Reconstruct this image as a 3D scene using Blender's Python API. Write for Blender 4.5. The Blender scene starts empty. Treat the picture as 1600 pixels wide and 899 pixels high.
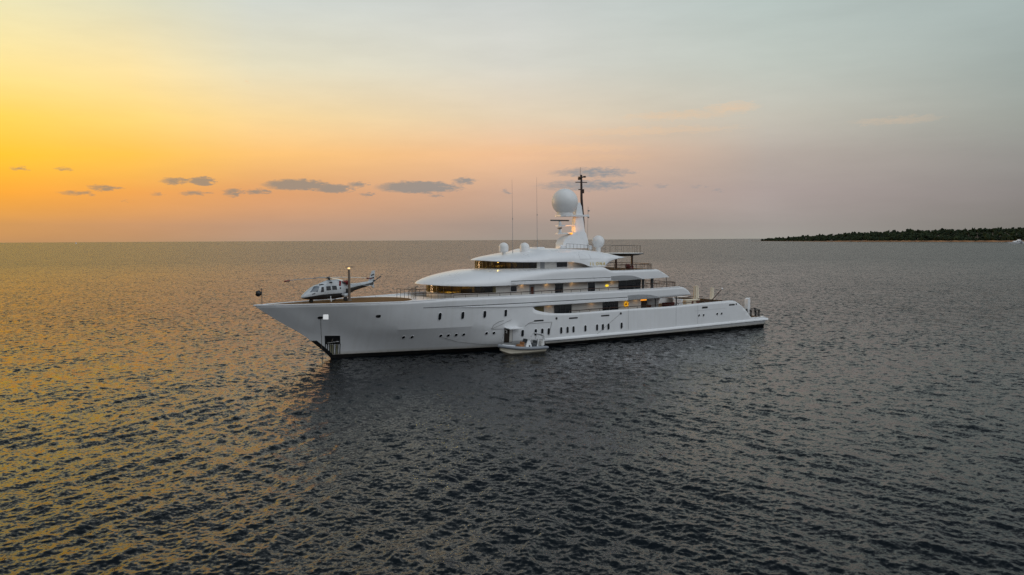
import bpy, bmesh, math, random
import numpy as np
from mathutils import Vector, Matrix

rnd = random.Random(7)
rng = np.random.default_rng(11)
SC = bpy.context.scene
COL = SC.collection
PI = math.pi

# ------------------------------------------------------------------ camera
CAM_H = 12.35
cam_data = bpy.data.cameras.new('camera')
cam_data.sensor_width = 36.0
cam_data.lens = 28.26
cam_data.clip_start = 0.5
cam_data.clip_end = 120000.0
cam = bpy.data.objects.new('camera', cam_data)
COL.objects.link(cam)
_p, _r = math.atan(74.5 / 1256.0), 0.0052
_up0 = Vector((0, math.sin(_p), math.cos(_p)))
_fw = Vector((0, math.cos(_p), -math.sin(_p)))
_rt = Vector((math.cos(_r), 0, 0)) - math.sin(_r) * _up0
_up = math.cos(_r) * _up0 + Vector((math.sin(_r), 0, 0))
_m = Matrix((_rt, _up, -_fw)).transposed().to_4x4()
_m.translation = Vector((0, 0, CAM_H))
cam.matrix_world = _m
SC.camera = cam

# ------------------------------------------------------------------ view
SC.view_settings.view_transform = 'Standard'
SC.view_settings.look = 'None'
SC.view_settings.exposure = 0.0
SC.view_settings.gamma = 1.0
SC.view_settings.use_curve_mapping = False
SC.render.engine = 'CYCLES'
SC.cycles.use_denoising = True
SC.cycles.denoising_input_passes = 'RGB_ALBEDO_NORMAL'
SC.cycles.denoising_prefilter = 'NONE'
SC.cycles.max_bounces = 8

# ------------------------------------------------------------------ sky
SUN_AZ, SUN_EL = math.radians(-62), math.radians(3.0)


def lin(c):
    return [((v / 255.0) / 12.92 if v <= 10.3 else (((v / 255.0) + 0.055) / 1.055) ** 2.4) for v in c]


W = bpy.data.worlds.new('World')
SC.world = W
W.use_nodes = True
NT = W.node_tree
NT.nodes.clear()


def nd(t, **kw):
    n = NT.nodes.new(t)
    for k, v in kw.items():
        setattr(n, k, v)
    return n


def lk(a, b):
    NT.links.new(a, b)


def mth(op, a, b=None, c=None, clamp=False):
    n = nd('ShaderNodeMath', operation=op)
    n.use_clamp = clamp
    for i, v in enumerate((a, b, c)):
        if v is None:
            continue
        if isinstance(v, (int, float)):
            n.inputs[i].default_value = v
        else:
            lk(v, n.inputs[i])
    return n.outputs[0]


tc = nd('ShaderNodeTexCoord')
sep = nd('ShaderNodeSeparateXYZ')
lk(tc.outputs['Generated'], sep.inputs[0])
az = mth('MULTIPLY', mth('ARCTAN2', sep.outputs[0], sep.outputs[1]), 180 / PI)
el = mth('MULTIPLY', mth('ARCSINE', sep.outputs[2]), 180 / PI)
elp = mth('POWER', mth('MULTIPLY', mth('MAXIMUM', el, 0.0), 1 / 90.0), 0.5)

S255 = 1
# columns of the dusk sky: azimuth -> [(elevation, colour)]; values > 1.5 are sRGB, tuples starting with 'L' are linear
HI_F = [(21, 'L', (.34, .37, .38)), (28, 'L', (.22, .25, .27)), (42, 'L', (.12, .15, .18)), (62, 'L', (.22, .26, .31)), (90, 'L', (.85, .92, 1.0))]
HI_B = [(24, 'L', (1.08, 1.15, 1.22)), (45, 'L', (1.30, 1.38, 1.46)), (90, 'L', (.85, .92, 1.0))]
HI_M = [(24, 'L', (.26, .28, .30)), (45, 'L', (.42, .46, .50)), (90, 'L', (.85, .92, 1.0))]
HI_D = [(24, 'L', (.26, .28, .30)), (45, 'L', (.32, .36, .40)), (90, 'L', (.85, .92, 1.0))]
COLS = [
    (-180, [(0, (96, 96, 100)), (3, (114, 114, 118)), (8, (130, 133, 137)), (15, (138, 144, 148))] + HI_M),
    (-125, [(0, (120, 112, 110)), (3, (140, 130, 124)), (8, (140, 138, 136)), (15, (142, 146, 148))] + HI_D),
    (-75, [(0, (190, 140, 90)), (3, (245, 175, 60)), (5.5, (252, 205, 90)), (9, (250, 220, 140)), (15, (232, 225, 190))] + HI_F),
    (-48, [(0, (196, 140, 80)), (1.2, (218, 150, 70)), (3, (255, 178, 70)), (5.5, (255, 204, 90)), (8, (255, 222, 120)), (11, (253, 232, 150)), (15, (240, 232, 185))] + HI_F),
    (-32.2, [(0, (184, 140, 98)), (1.1, (203, 148, 90)), (3, (250, 168, 58)), (5.3, (255, 195, 46)), (7.6, (255, 214, 88)), (10.5, (254, 228, 150)), (14.1, (237, 228, 182))] + HI_F),
    (-25.2, [(0, (182, 144, 108)), (1.1, (198, 148, 106)), (3.2, (240, 164, 82)), (5.6, (255, 197, 78)), (8, (255, 216, 122)), (11.2, (249, 225, 165)), (15, (224, 221, 192))] + HI_F),
    (-17.4, [(0, (174, 148, 126)), (1.1, (188, 150, 124)), (3.3, (224, 160, 108)), (5.9, (252, 195, 116)), (8.4, (246, 214, 154)), (11.7, (229, 221, 192)), (15.7, (209, 213, 205))] + HI_F),
    (0, [(0, (158, 149, 140)), (1.1, (165, 149, 140)), (3.4, (200, 166, 146)), (6.1, (238, 190, 150)), (8.7, (227, 208, 181)), (12.2, (214, 212, 202)), (16.3, (204, 208, 205))] + HI_F),
    (17.5, [(0, (158, 156, 149)), (1.0, (159, 152, 148)), (3.2, (171, 158, 155)), (5.7, (181, 169, 161)), (8.2, (195, 190, 178)), (11.5, (191, 197, 189)), (15.5, (183, 195, 191))] + HI_F),
    (32.3, [(0, (126, 123, 119)), (.8, (126, 123, 119)), (2.7, (137, 132, 131)), (5, (145, 143, 140)), (7.2, (157, 161, 155)), (10.2, (160, 170, 166)), (13.8, (165, 178, 176))] + HI_F),
    (75, [(0, (112, 110, 110)), (3, (124, 122, 123)), (8, (146, 149, 148)), (15, (165, 176, 178))] + HI_F),
    (112, [(0, (150, 150, 156)), (4, (184, 184, 190)), (9, (214, 220, 226)), (15, (232, 240, 246))] + HI_B),
    (152, [(0, (150, 150, 156)), (4, (184, 184, 190)), (9, (214, 220, 226)), (15, (232, 240, 246))] + HI_B),
    (180, [(0, (96, 96, 100)), (3, (114, 114, 118)), (8, (130, 133, 137)), (15, (138, 144, 148))] + HI_M),
]
cols = []
for a, stops in COLS:
    r = nd('ShaderNodeValToRGB')
    r.color_ramp.interpolation = 'LINEAR'
    es = r.color_ramp.elements
    while len(es) > 1:
        es.remove(es[-1])
    first = True
    for s in stops:
        e = (s[0] / 90.0) ** 0.5
        c = s[2] if s[1] == 'L' else lin(s[1])
        if first:
            es[0].position = e
            es[0].color = (*c, 1)
            first = False
        else:
            q = es.new(min(e, 1.0))
            q.color = (*c, 1)
    lk(elp, r.inputs[0])
    cols.append((a, r.outputs[0]))
cur = cols[0][1]
for (a0, _), (a1, c1) in zip(cols[:-1], cols[1:]):
    mr = nd('ShaderNodeMapRange')
    mr.inputs['From Min'].default_value = a0
    mr.inputs['From Max'].default_value = a1
    lk(az, mr.inputs['Value'])
    mx = nd('ShaderNodeMix', data_type='RGBA')
    lk(mr.outputs[0], mx.inputs['Factor'])
    lk(cur, mx.inputs['A'])
    lk(c1, mx.inputs['B'])
    cur = mx.outputs['Result']

# thin far clouds, each at its own bearing and height above the horizon
CL = [(-14.82, 3.83, 1.92, .32, 1), (-12.38, 3.6, 1.13, .27, .9), (-10.72, 3.87, .62, .18, .7), (-10.16, 3.22, .44, .14, .6), (-6.51, 3.72, 2.48, .36, 1), (-3.36, 4.17, .73, .23, .7), (-20.92, 3.95, .68, .25, 1), (-22.56, 3.95, .85, .21, .7), (-26.73, 3.41, .8, .18, .7), (-28.28, 3.05, 1.06, .14, .5), (-18.98, 3.26, .61, .23, .7), (-17.46, 3.33, .75, .18, .7), (-21.42, 3.18, .87, .16, .6), (-23.7, 3.06, .34, .14, .4), (-31.36, 4.43, .46, .14, .5), (-28.92, 4.53, .56, .11, .5), (-25.48, 2.62, .3, .09, .4), (-.42, 3.44, .27, .14, .5), (-5.4, 3.14, .45, .11, .5), (5.69, 4.69, 2.71, .32, .6), (5.24, 3.8, 3.17, .36, .6), (10.44, 3.68, .53, .18, .35), (12.97, 3.59, .61, .14, .3), (14.34, 3.3, .47, .14, .35)]
CI = [(11.63, 8.48, 3.06, .22, .6), (15.26, 8.84, 1.36, .3, .7), (25.35, 7.45, 2.04, .2, .36), (2.31, 6.41, 5.01, .22, .7), (9.02, 7.48, 5.34, .2, .5), (4.5, 5.7, 4.0, .2, .4), (-17.87, 10.49, .21, .04, .7)]
cmb = nd('ShaderNodeCombineXYZ')
lk(az, cmb.inputs[0])
lk(el, cmb.inputs[1])
nz = nd('ShaderNodeTexNoise')
nz.inputs['Scale'].default_value = 1.0
nz.inputs['Detail'].default_value = 5
nz.inputs['Roughness'].default_value = .62
vs = nd('ShaderNodeVectorMath', operation='MULTIPLY')
vs.inputs[1].default_value = (1.9, 6.0, 1)
lk(cmb.outputs[0], vs.inputs[0])
lk(vs.outputs[0], nz.inputs['Vector'])


def blobs(table, kx, ky, grow):
    acc = None
    dsp = nd('ShaderNodeVectorMath', operation='MULTIPLY_ADD')
    lk(nz.outputs['Color'], dsp.inputs[0])
    dsp.inputs[1].default_value = (kx, ky, 0)
    sub = nd('ShaderNodeVectorMath', operation='ADD')
    lk(cmb.outputs[0], sub.inputs[0])
    sub.inputs[1].default_value = (-kx / 2, -ky / 2, 0)
    lk(sub.outputs[0], dsp.inputs[2])
    for a, e, w, h, s in table:
        w *= grow
        h *= grow
        v = nd('ShaderNodeVectorMath', operation='MULTIPLY_ADD')
        lk(dsp.outputs[0], v.inputs[0])
        v.inputs[1].default_value = (1 / w, 1 / h, 0)
        v.inputs[2].default_value = (-a / w, -e / h, 0)
        d = nd('ShaderNodeVectorMath', operation='DOT_PRODUCT')
        lk(v.outputs[0], d.inputs[0])
        lk(v.outputs[0], d.inputs[1])
        k = mth('MULTIPLY_ADD', d.outputs['Value'], -s, s, clamp=True)
        acc = k if acc is None else mth('MAXIMUM', acc, k)
    return acc


cm = blobs(CL, 1.7, .50, 1.45)
nf = mth('MULTIPLY_ADD', nz.outputs['Fac'], 1.15, -.44)
cmask = mth('MULTIPLY', mth('MULTIPLY', mth('SUBTRACT', cm, nf), 1.9, clamp=True), mth('MULTIPLY', cm, 3.0, clamp=True))
ccol = nd('ShaderNodeMix', data_type='RGBA')
mr = nd('ShaderNodeMapRange')
mr.inputs['From Min'].default_value = -28
mr.inputs['From Max'].default_value = 10
lk(az, mr.inputs['Value'])
lk(mr.outputs[0], ccol.inputs['Factor'])
ccol.inputs['A'].default_value = (*lin((150, 132, 112)), 1)
ccol.inputs['B'].default_value = (*lin((132, 142, 152)), 1)
mx = nd('ShaderNodeMix', data_type='RGBA')
lk(mth('MULTIPLY', cmask, .85), mx.inputs['Factor'])
lk(cur, mx.inputs['A'])
lk(ccol.outputs['Result'], mx.inputs['B'])
ci = blobs(CI, 2.0, .9, 1.5)
cim = mth('MULTIPLY', mth('MULTIPLY', ci, nz.outputs['Fac']), .95, clamp=True)
mx2 = nd('ShaderNodeMix', data_type='RGBA')
lk(cim, mx2.inputs['Factor'])
lk(mx.outputs['Result'], mx2.inputs['A'])
mx2.inputs['B'].default_value = (*lin((242, 196, 150)), 1)
# uneven high haze
hz_v = nd('ShaderNodeVectorMath', operation='MULTIPLY')
hz_v.inputs[1].default_value = (.07, .34, 1)
lk(cmb.outputs[0], hz_v.inputs[0])
hz_n = nd('ShaderNodeTexNoise')
hz_n.inputs['Scale'].default_value = 1.0
hz_n.inputs['Detail'].default_value = 7
hz_n.inputs['Roughness'].default_value = .62
lk(hz_v.outputs[0], hz_n.inputs['Vector'])
hz_m = nd('ShaderNodeVectorMath', operation='SCALE')
lk(mx2.outputs['Result'], hz_m.inputs[0])
lk(mth('MULTIPLY_ADD', hz_n.outputs['Fac'], .24, .88), hz_m.inputs['Scale'])
bg1 = nd('ShaderNodeBackground')
lk(hz_m.outputs[0], bg1.inputs['Color'])
bg1.inputs['Strength'].default_value = 1.0
skyn = nd('ShaderNodeTexSky', sky_type='NISHITA')
skyn.sun_disc = False
skyn.sun_elevation = SUN_EL
skyn.sun_rotation = SUN_AZ
skyn.air_density = 1.0
skyn.dust_density = 1.5
bg2 = nd('ShaderNodeBackground')
lk(skyn.outputs[0], bg2.inputs['Color'])
bg2.inputs['Strength'].default_value = 0.008
add = nd('ShaderNodeAddShader')
lk(bg1.outputs[0], add.inputs[0])
lk(bg2.outputs[0], add.inputs[1])
wo = nd('ShaderNodeOutputWorld')
lk(add.outputs[0], wo.inputs['Surface'])

# ------------------------------------------------------------------ sun (at the horizon, beyond the left edge)
sd = bpy.data.lights.new('sun', 'SUN')
sd.energy = 0.55
sd.angle = math.radians(9)
sd.color = (1.0, .60, .30)
sun = bpy.data.objects.new('sun', sd)
COL.objects.link(sun)
_d = Vector((math.sin(SUN_AZ) * math.cos(SUN_EL), math.cos(SUN_AZ) * math.cos(SUN_EL), math.sin(SUN_EL)))
sun.rotation_euler = (-_d).to_track_quat('-Z', 'Y').to_euler()


# ------------------------------------------------------------------ materials
def mat(name, col, rough=.5, metal=0.0, spec=.5, emit=None, estr=0.0, var=0.0, vscale=2.0, coat=0.0, bump=0.0):
    m = bpy.data.materials.new(name)
    m.use_nodes = True
    t = m.node_tree
    b = t.nodes['Principled BSDF']
    b.inputs['Base Color'].default_value = (*col, 1)
    b.inputs['Roughness'].default_value = rough
    b.inputs['Metallic'].default_value = metal
    b.inputs['Specular IOR Level'].default_value = spec
    b.inputs['Coat Weight'].default_value = coat
    if emit:
        b.inputs['Emission Color'].default_value = (*emit, 1)
        b.inputs['Emission Strength'].default_value = estr
    if var > 0:
        c = t.nodes.new('ShaderNodeTexCoord')
        n = t.nodes.new('ShaderNodeTexNoise')
        n.inputs['Scale'].default_value = vscale
        n.inputs['Detail'].default_value = 6
        n.inputs['Roughness'].default_value = .65
        t.links.new(c.outputs['Object'], n.inputs['Vector'])
        r = t.nodes.new('ShaderNodeValToRGB')
        r.color_ramp.elements[0].position = .3
        r.color_ramp.elements[1].position = .72
        r.color_ramp.elements[0].color = (*[v * (1 - var) for v in col], 1)
        r.color_ramp.elements[1].color = (*[min(1, v * (1 + var * .6)) for v in col], 1)
        t.links.new(n.outputs['Fac'], r.inputs[0])
        t.links.new(r.outputs[0], b.inputs['Base Color'])
        mr = t.nodes.new('ShaderNodeMapRange')
        mr.inputs['To Min'].default_value = max(.02, rough * .8)
        mr.inputs['To Max'].default_value = min(1, rough * 1.25)
        t.links.new(n.outputs['Fac'], mr.inputs['Value'])
        t.links.new(mr.outputs[0], b.inputs['Roughness'])
        if bump > 0:
            bp = t.nodes.new('ShaderNodeBump')
            bp.inputs['Strength'].default_value = bump
            bp.inputs['Distance'].default_value = .02
            t.links.new(n.outputs['Fac'], bp.inputs['Height'])
            t.links.new(bp.outputs[0], b.inputs['Normal'])
    return m


M = {}
M['white'] = mat('white_paint', (.80, .81, .82), .28, var=.05, vscale=.35, coat=.2)
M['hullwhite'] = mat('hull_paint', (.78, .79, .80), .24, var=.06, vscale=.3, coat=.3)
def streaky(m):
    t = m.node_tree
    b = t.nodes['Principled BSDF']
    src = b.inputs['Base Color'].links[0].from_socket
    c = t.nodes.new('ShaderNodeTexCoord')
    mp = t.nodes.new('ShaderNodeMapping')
    mp.inputs['Scale'].default_value = (2.2, .3, .12)
    n = t.nodes.new('ShaderNodeTexNoise')
    n.inputs['Scale'].default_value = 1.0
    n.inputs['Detail'].default_value = 6
    t.links.new(c.outputs['Object'], mp.inputs[0])
    t.links.new(mp.outputs[0], n.inputs['Vector'])
    r = t.nodes.new('ShaderNodeValToRGB')
    r.color_ramp.elements[0].position = .30
    r.color_ramp.elements[1].position = .52
    r.color_ramp.elements[0].color = (.965, .96, .95, 1)
    r.color_ramp.elements[1].color = (1, 1, 1, 1)
    t.links.new(n.outputs['Fac'], r.inputs[0])
    mm = t.nodes.new('ShaderNodeMix')
    mm.data_type = 'RGBA'
    mm.blend_type = 'MULTIPLY'
    mm.inputs['Factor'].default_value = 1
    t.links.new(src, mm.inputs['A'])
    t.links.new(r.outputs[0], mm.inputs['B'])
    # noise-broken tan tint just above the waterline, stronger downward
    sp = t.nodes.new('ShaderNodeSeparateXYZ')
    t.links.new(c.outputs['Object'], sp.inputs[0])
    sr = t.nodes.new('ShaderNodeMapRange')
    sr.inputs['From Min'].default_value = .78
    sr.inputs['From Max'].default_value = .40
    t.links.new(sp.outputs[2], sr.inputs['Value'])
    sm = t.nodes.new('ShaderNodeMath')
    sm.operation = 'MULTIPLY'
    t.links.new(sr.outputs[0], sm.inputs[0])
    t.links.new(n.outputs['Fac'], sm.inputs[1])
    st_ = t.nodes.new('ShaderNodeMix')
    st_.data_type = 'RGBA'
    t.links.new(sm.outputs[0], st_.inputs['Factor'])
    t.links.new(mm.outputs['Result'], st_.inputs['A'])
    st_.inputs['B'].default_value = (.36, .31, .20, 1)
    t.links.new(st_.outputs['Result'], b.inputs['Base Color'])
    mp2 = t.nodes.new('ShaderNodeMapping')
    mp2.inputs['Scale'].default_value = (.8, .8, .5)
    n2_ = t.nodes.new('ShaderNodeTexNoise')
    n2_.inputs['Scale'].default_value = 1.0
    n2_.inputs['Detail'].default_value = 2
    t.links.new(c.outputs['Object'], mp2.inputs[0])
    t.links.new(mp2.outputs[0], n2_.inputs['Vector'])
    bp = t.nodes.new('ShaderNodeBump')
    bp.inputs['Strength'].default_value = .25
    bp.inputs['Distance'].default_value = .04
    t.links.new(n2_.outputs['Fac'], bp.inputs['Height'])
    t.links.new(bp.outputs[0], b.inputs['Normal'])
    b.inputs['Coat Weight'].default_value = .6
    b.inputs['Coat Roughness'].default_value = .08


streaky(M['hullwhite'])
M['cream'] = mat('cream_panel', (.72, .70, .66), .45, var=.05, vscale=1.2)
M['grey'] = mat('grey_paint', (.30, .31, .32), .45, var=.1, vscale=2)
M['darkgrey'] = mat('dark_grey_paint', (.07, .075, .08), .45, var=.15, vscale=2)
M['black'] = mat('black_paint', (.012, .012, .013), .4, var=.2, vscale=1.5)
M['boot'] = mat('boot_paint', (.012, .011, .010), .3, var=.3, vscale=.8)
M['glass'] = mat('tinted_window', (.012, .015, .02), .06, spec=.5)
M['port'] = mat('porthole_glass', (.008, .010, .014), .08)
M['steel'] = mat('steel', (.55, .55, .55), .25, metal=1.0)
M['rail'] = mat('varnished_rail', (.055, .024, .014), .3, var=.2, vscale=3)
M['stan'] = mat('stanchion', (.14, .125, .11), .4)
M['gold'] = mat('gold_leaf', (.75, .58, .18), .35, metal=.35)
M['radome'] = mat('radome_white', (.80, .80, .79), .38, var=.04, vscale=1.0)
M['rust'] = mat('brown_upholstery', (.14, .05, .03), .8, var=.3, vscale=6)
M['redcush'] = mat('dark_red_upholstery', (.11, .015, .012), .8, var=.3, vscale=5)
M['redcover'] = mat('red_cover', (.22, .012, .015), .7, var=.2, vscale=8)
M['canvas'] = mat('cream_canvas', (.74, .66, .52), .8, var=.08, vscale=4)
M['amber'] = mat('amber_lamp', (.9, .45, .05), .4, emit=(1, .36, .03), estr=1.0)
M['lampwarm'] = mat('warm_lamp', (.9, .7, .4), .4, emit=(1, .62, .25), estr=1.3)
M['lampwhite'] = mat('white_lamp', (.85, .85, .85), .4, emit=(.95, .98, 1.0), estr=.45)
M['yellow'] = mat('glowing_yellow_ring', (.85, .50, .02), .45, emit=(1, .50, .02), estr=.55)  # emission added so the lifebuoy ring glows brighter than its paint
M['yellowlamp'] = mat('yellow_lamp', (.85, .6, .02), .45, emit=(1, .66, .03), estr=.9)
M['rope'] = mat('rope', (.16, .16, .15), .9)
M['seam'] = mat('seam', (.36, .37, .38), .6)
M['tube'] = mat('grey_rubber_tube', (.26, .28, .31), .55, var=.1, vscale=3)
M['ribhull'] = mat('cream_gelcoat', (.70, .64, .52), .35, var=.06, vscale=2)
M['heli'] = mat('silver_white_paint', (.52, .55, .57), .25, var=.04, vscale=1.5, coat=.4)
M['helidark'] = mat('dark_belly_paint', (.030, .032, .035), .3, var=.2, vscale=2)
M['rubber'] = mat('rubber', (.015, .015, .015), .8)
M['panel'] = mat('wood_panelling', (.22, .15, .05), .6, var=.4, vscale=1.5)
M['slat'] = mat('slat_paint', (.50, .51, .52), .45, var=.05)
M['litroomglass'] = mat('lit_room_gold_glass', (.16, .125, .03), .06)  # gold base colour stands in for the lit room behind the pane
M['mastbrown'] = mat('grey_brown_paint', (.16, .125, .10), .45, var=.15, vscale=2)
M['interior'] = mat('dark_interior', (.035, .024, .018), .7, var=.3, vscale=2)


def teak_mat():
    m = mat('teak_planking', (.26, .135, .045), .8, spec=.2)
    t = m.node_tree
    b = t.nodes['Principled BSDF']
    c = t.nodes.new('ShaderNodeTexCoord')
    mp = t.nodes.new('ShaderNodeMapping')
    mp.inputs['Scale'].default_value = (.25, 5.5, 1)
    n = t.nodes.new('ShaderNodeTexNoise')
    n.inputs['Scale'].default_value = 1.6
    n.inputs['Detail'].default_value = 6
    t.links.new(c.outputs['Object'], mp.inputs[0])
    t.links.new(mp.outputs[0], n.inputs['Vector'])
    w = t.nodes.new('ShaderNodeTexWave')
    w.bands_direction = 'Y'
    w.inputs['Scale'].default_value = 2.6
    w.inputs['Distortion'].default_value = 0
    t.links.new(c.outputs['Object'], w.inputs['Vector'])
    r = t.nodes.new('ShaderNodeValToRGB')
    r.color_ramp.elements[0].position = .3
    r.color_ramp.elements[1].position = .75
    r.color_ramp.elements[0].color = (.13, .062, .017, 1)
    r.color_ramp.elements[1].color = (.23, .120, .038, 1)
    t.links.new(n.outputs['Fac'], r.inputs[0])
    r2 = t.nodes.new('ShaderNodeValToRGB')
    r2.color_ramp.elements[0].position = .0
    r2.color_ramp.elements[1].position = .07
    r2.color_ramp.elements[0].color = (.25, .25, .25, 1)
    r2.color_ramp.elements[1].color = (1, 1, 1, 1)
    t.links.new(w.outputs['Fac'], r2.inputs[0])
    mm = t.nodes.new('ShaderNodeMix')
    mm.data_type = 'RGBA'
    mm.blend_type = 'MULTIPLY'
    mm.inputs['Factor'].default_value = 1
    t.links.new(r.outputs[0], mm.inputs['A'])
    t.links.new(r2.outputs[0], mm.inputs['B'])
    t.links.new(mm.outputs['Result'], b.inputs['Base Color'])
    return m


M['teak'] = teak_mat()


def clear_glass():
    m = bpy.data.materials.new('see_through_glass')
    m.use_nodes = True
    t = m.node_tree
    t.nodes.clear()
    tr = t.nodes.new('ShaderNodeBsdfTransparent')
    tr.inputs[0].default_value = (.52, .47, .30, 1)
    gl = t.nodes.new('ShaderNodeBsdfGlossy')
    gl.inputs['Color'].default_value = (.9, .9, .9, 1)
    gl.inputs['Roughness'].default_value = .04
    fr = t.nodes.new('ShaderNodeFresnel')
    fr.inputs['IOR'].default_value = 1.5
    mx = t.nodes.new('ShaderNodeMixShader')
    o = t.nodes.new('ShaderNodeOutputMaterial')
    t.links.new(fr.outputs[0], mx.inputs[0])
    t.links.new(tr.outputs[0], mx.inputs[1])
    t.links.new(gl.outputs[0], mx.inputs[2])
    t.links.new(mx.outputs[0], o.inputs['Surface'])
    return m


M['clear'] = clear_glass()


# ------------------------------------------------------------------ mesh helpers
class MB:
    def __init__(s):
        s.v = []
        s.f = []

    def add(s, vs, fs):
        o = len(s.v)
        s.v += [tuple(map(float, p)) for p in vs]
        s.f += [tuple(i + o for i in f) for f in fs]
        return s

    def box(s, c, d, rz=0.0, ry=0.0, rx=0.0, bev=0.0):
        x, y, z = d[0] / 2, d[1] / 2, d[2] / 2
        if bev > 0:
            b = min(bev, x * .9, y * .9, z * .9)
            ring = lambda zz, k: [(-x + k, -y, zz), (x - k, -y, zz), (x, -y + k, zz), (x, y - k, zz), (x - k, y, zz), (-x + k, y, zz), (-x, y - k, zz), (-x, -y + k, zz)]
            pts = [(px * (x - b) / x, py * (y - b) / y, pz) for px, py, pz in ring(-z, b)] + ring(-z + b, b) + ring(z - b, b) + [(px * (x - b) / x, py * (y - b) / y, pz) for px, py, pz in ring(z, b)]
            fs = [tuple(range(7, -1, -1)), tuple(range(24, 32))]
            for k in range(3):
                for i in range(8):
                    j = (i + 1) % 8
                    fs.append((k * 8 + i, k * 8 + j, k * 8 + 8 + j, k * 8 + 8 + i))
        else:
            pts = [(-x, -y, -z), (x, -y, -z), (x, y, -z), (-x, y, -z), (-x, -y, z), (x, -y, z), (x, y, z), (-x, y, z)]
            fs = [(3, 2, 1, 0), (4, 5, 6, 7), (0, 1, 5, 4), (1, 2, 6, 5), (2, 3, 7, 6), (3, 0, 4, 7)]
        R = Matrix.Rotation(rz, 3, 'Z') @ Matrix.Rotation(ry, 3, 'Y') @ Matrix.Rotation(rx, 3, 'X')
        s.add([Vector(c) + R @ Vector(p) for p in pts], fs)
        return s

    def tube(s, path, r, n=6, closed=False, caps=True):
        P = [Vector(p) for p in path]
        rs = r if isinstance(r, (list, tuple)) else [r] * len(P)
        vs, fs = [], []
        L = len(P)
        for i, p in enumerate(P):
            if closed:
                t = P[(i + 1) % L] - P[i - 1]
            else:
                t = P[min(i + 1, L - 1)] - P[max(i - 1, 0)]
            t = t.normalized() if t.length > 1e-9 else Vector((0, 0, 1))
            a = Vector((0, 0, 1)) if abs(t.z) < .9 else Vector((1, 0, 0))
            u = t.cross(a).normalized()
            w = u.cross(t).normalized()
            for k in range(n):
                q = 2 * PI * k / n + PI / n
                vs.append(p + rs[i] * (math.cos(q) * u + math.sin(q) * w))
        for i in range(L if closed else L - 1):
            j = (i + 1) % L
            for k in range(n):
                m = (k + 1) % n
                fs.append((i * n + k, i * n + m, j * n + m, j * n + k))
        if caps and not closed:
            fs.append(tuple(range(n - 1, -1, -1)))
            fs.append(tuple((L - 1) * n + k for k in range(n)))
        s.add(vs, fs)
        return s

    def lathe(s, prof, c=(0, 0, 0), n=20, axis='z'):
        vs, fs = [], []
        for r, z in prof:
            for k in range(n):
                a = 2 * PI * k / n
                p = (r * math.cos(a), r * math.sin(a), z)
                if axis == 'y':
                    p = (p[0], p[2], p[1])
                if axis == 'x':
                    p = (p[2], p[0], p[1])
                vs.append((c[0] + p[0], c[1] + p[1], c[2] + p[2]))
        for i in range(len(prof) - 1):
            for k in range(n):
                m = (k + 1) % n
                fs.append((i * n + k, i * n + m, (i + 1) * n + m, (i + 1) * n + k))
        fs.append(tuple(range(n - 1, -1, -1)))
        fs.append(tuple((len(prof) - 1) * n + k for k in range(n)))
        s.add(vs, fs)
        return s

    def grid(s, rows, flip=False, closed=False):
        nr, nc = len(rows), len(rows[0])
        vs = [p for r in rows for p in r]
        fs = []
        for i in range(nr - 1):
            for k in range(nc if closed else nc - 1):
                m = (k + 1) % nc
                q = (i * nc + k, i * nc + m, (i + 1) * nc + m, (i + 1) * nc + k)
                fs.append(q[::-1] if flip else q)
        s.add(vs, fs)
        return s

    def prism(s, poly, fn0, fn1):
        n = len(poly)
        vs = [fn0(*p) for p in poly] + [fn1(*p) for p in poly]
        fs = [tuple(range(n - 1, -1, -1)), tuple(range(n, 2 * n))]
        for k in range(n):
            m = (k + 1) % n
            fs.append((k, m, n + m, n + k))
        s.add(vs, fs)
        return s

    def build(s, name, m, parent=None, ang=35, weld=False, loc=None, rz=0.0):
        me = bpy.data.meshes.new(name)
        me.from_pydata(s.v, [], s.f)
        bm = bmesh.new()
        bm.from_mesh(me)
        if weld:
            bmesh.ops.remove_doubles(bm, verts=bm.verts, dist=.0015)
            bmesh.ops.dissolve_degenerate(bm, edges=bm.edges, dist=.0005)
        bmesh.ops.recalc_face_normals(bm, faces=bm.faces)
        bm.to_mesh(me)
        bm.free()
        me.materials.append(m)
        if len(me.polygons):
            me.polygons.foreach_set('use_smooth', [True] * len(me.polygons))
            me.set_sharp_from_angle(angle=math.radians(ang))
        o = bpy.data.objects.new(name, me)
        COL.objects.link(o)
        if parent is not None:
            o.parent = parent
        if loc is not None:
            o.location = loc
        o.rotation_euler.z = rz
        return o


def tag(o, label=None, cat=None, group=None, kind=None):
    if label:
        o['label'] = label
    if cat:
        o['category'] = cat
    if group:
        o['group'] = group
    if kind:
        o['kind'] = kind
    return o


def empty(name, loc, rz=0.0):
    o = bpy.data.objects.new(name, None)
    COL.objects.link(o)
    o.location = loc
    o.rotation_euler = (0, 0, rz)
    return o


# ------------------------------------------------------------------ ship frame
SHIP_O = Vector((-19.116, 84.084, 0))
SHIP_A = math.radians(32.771)


def ship_to_world(x, y, z):
    return SHIP_O + Matrix.Rotation(SHIP_A, 3, 'Z') @ Vector((x, y, z))


def on_ship(name, x, y, z, rz=0.0):
    return empty(name, ship_to_world(x, y, z), SHIP_A + rz)


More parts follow.
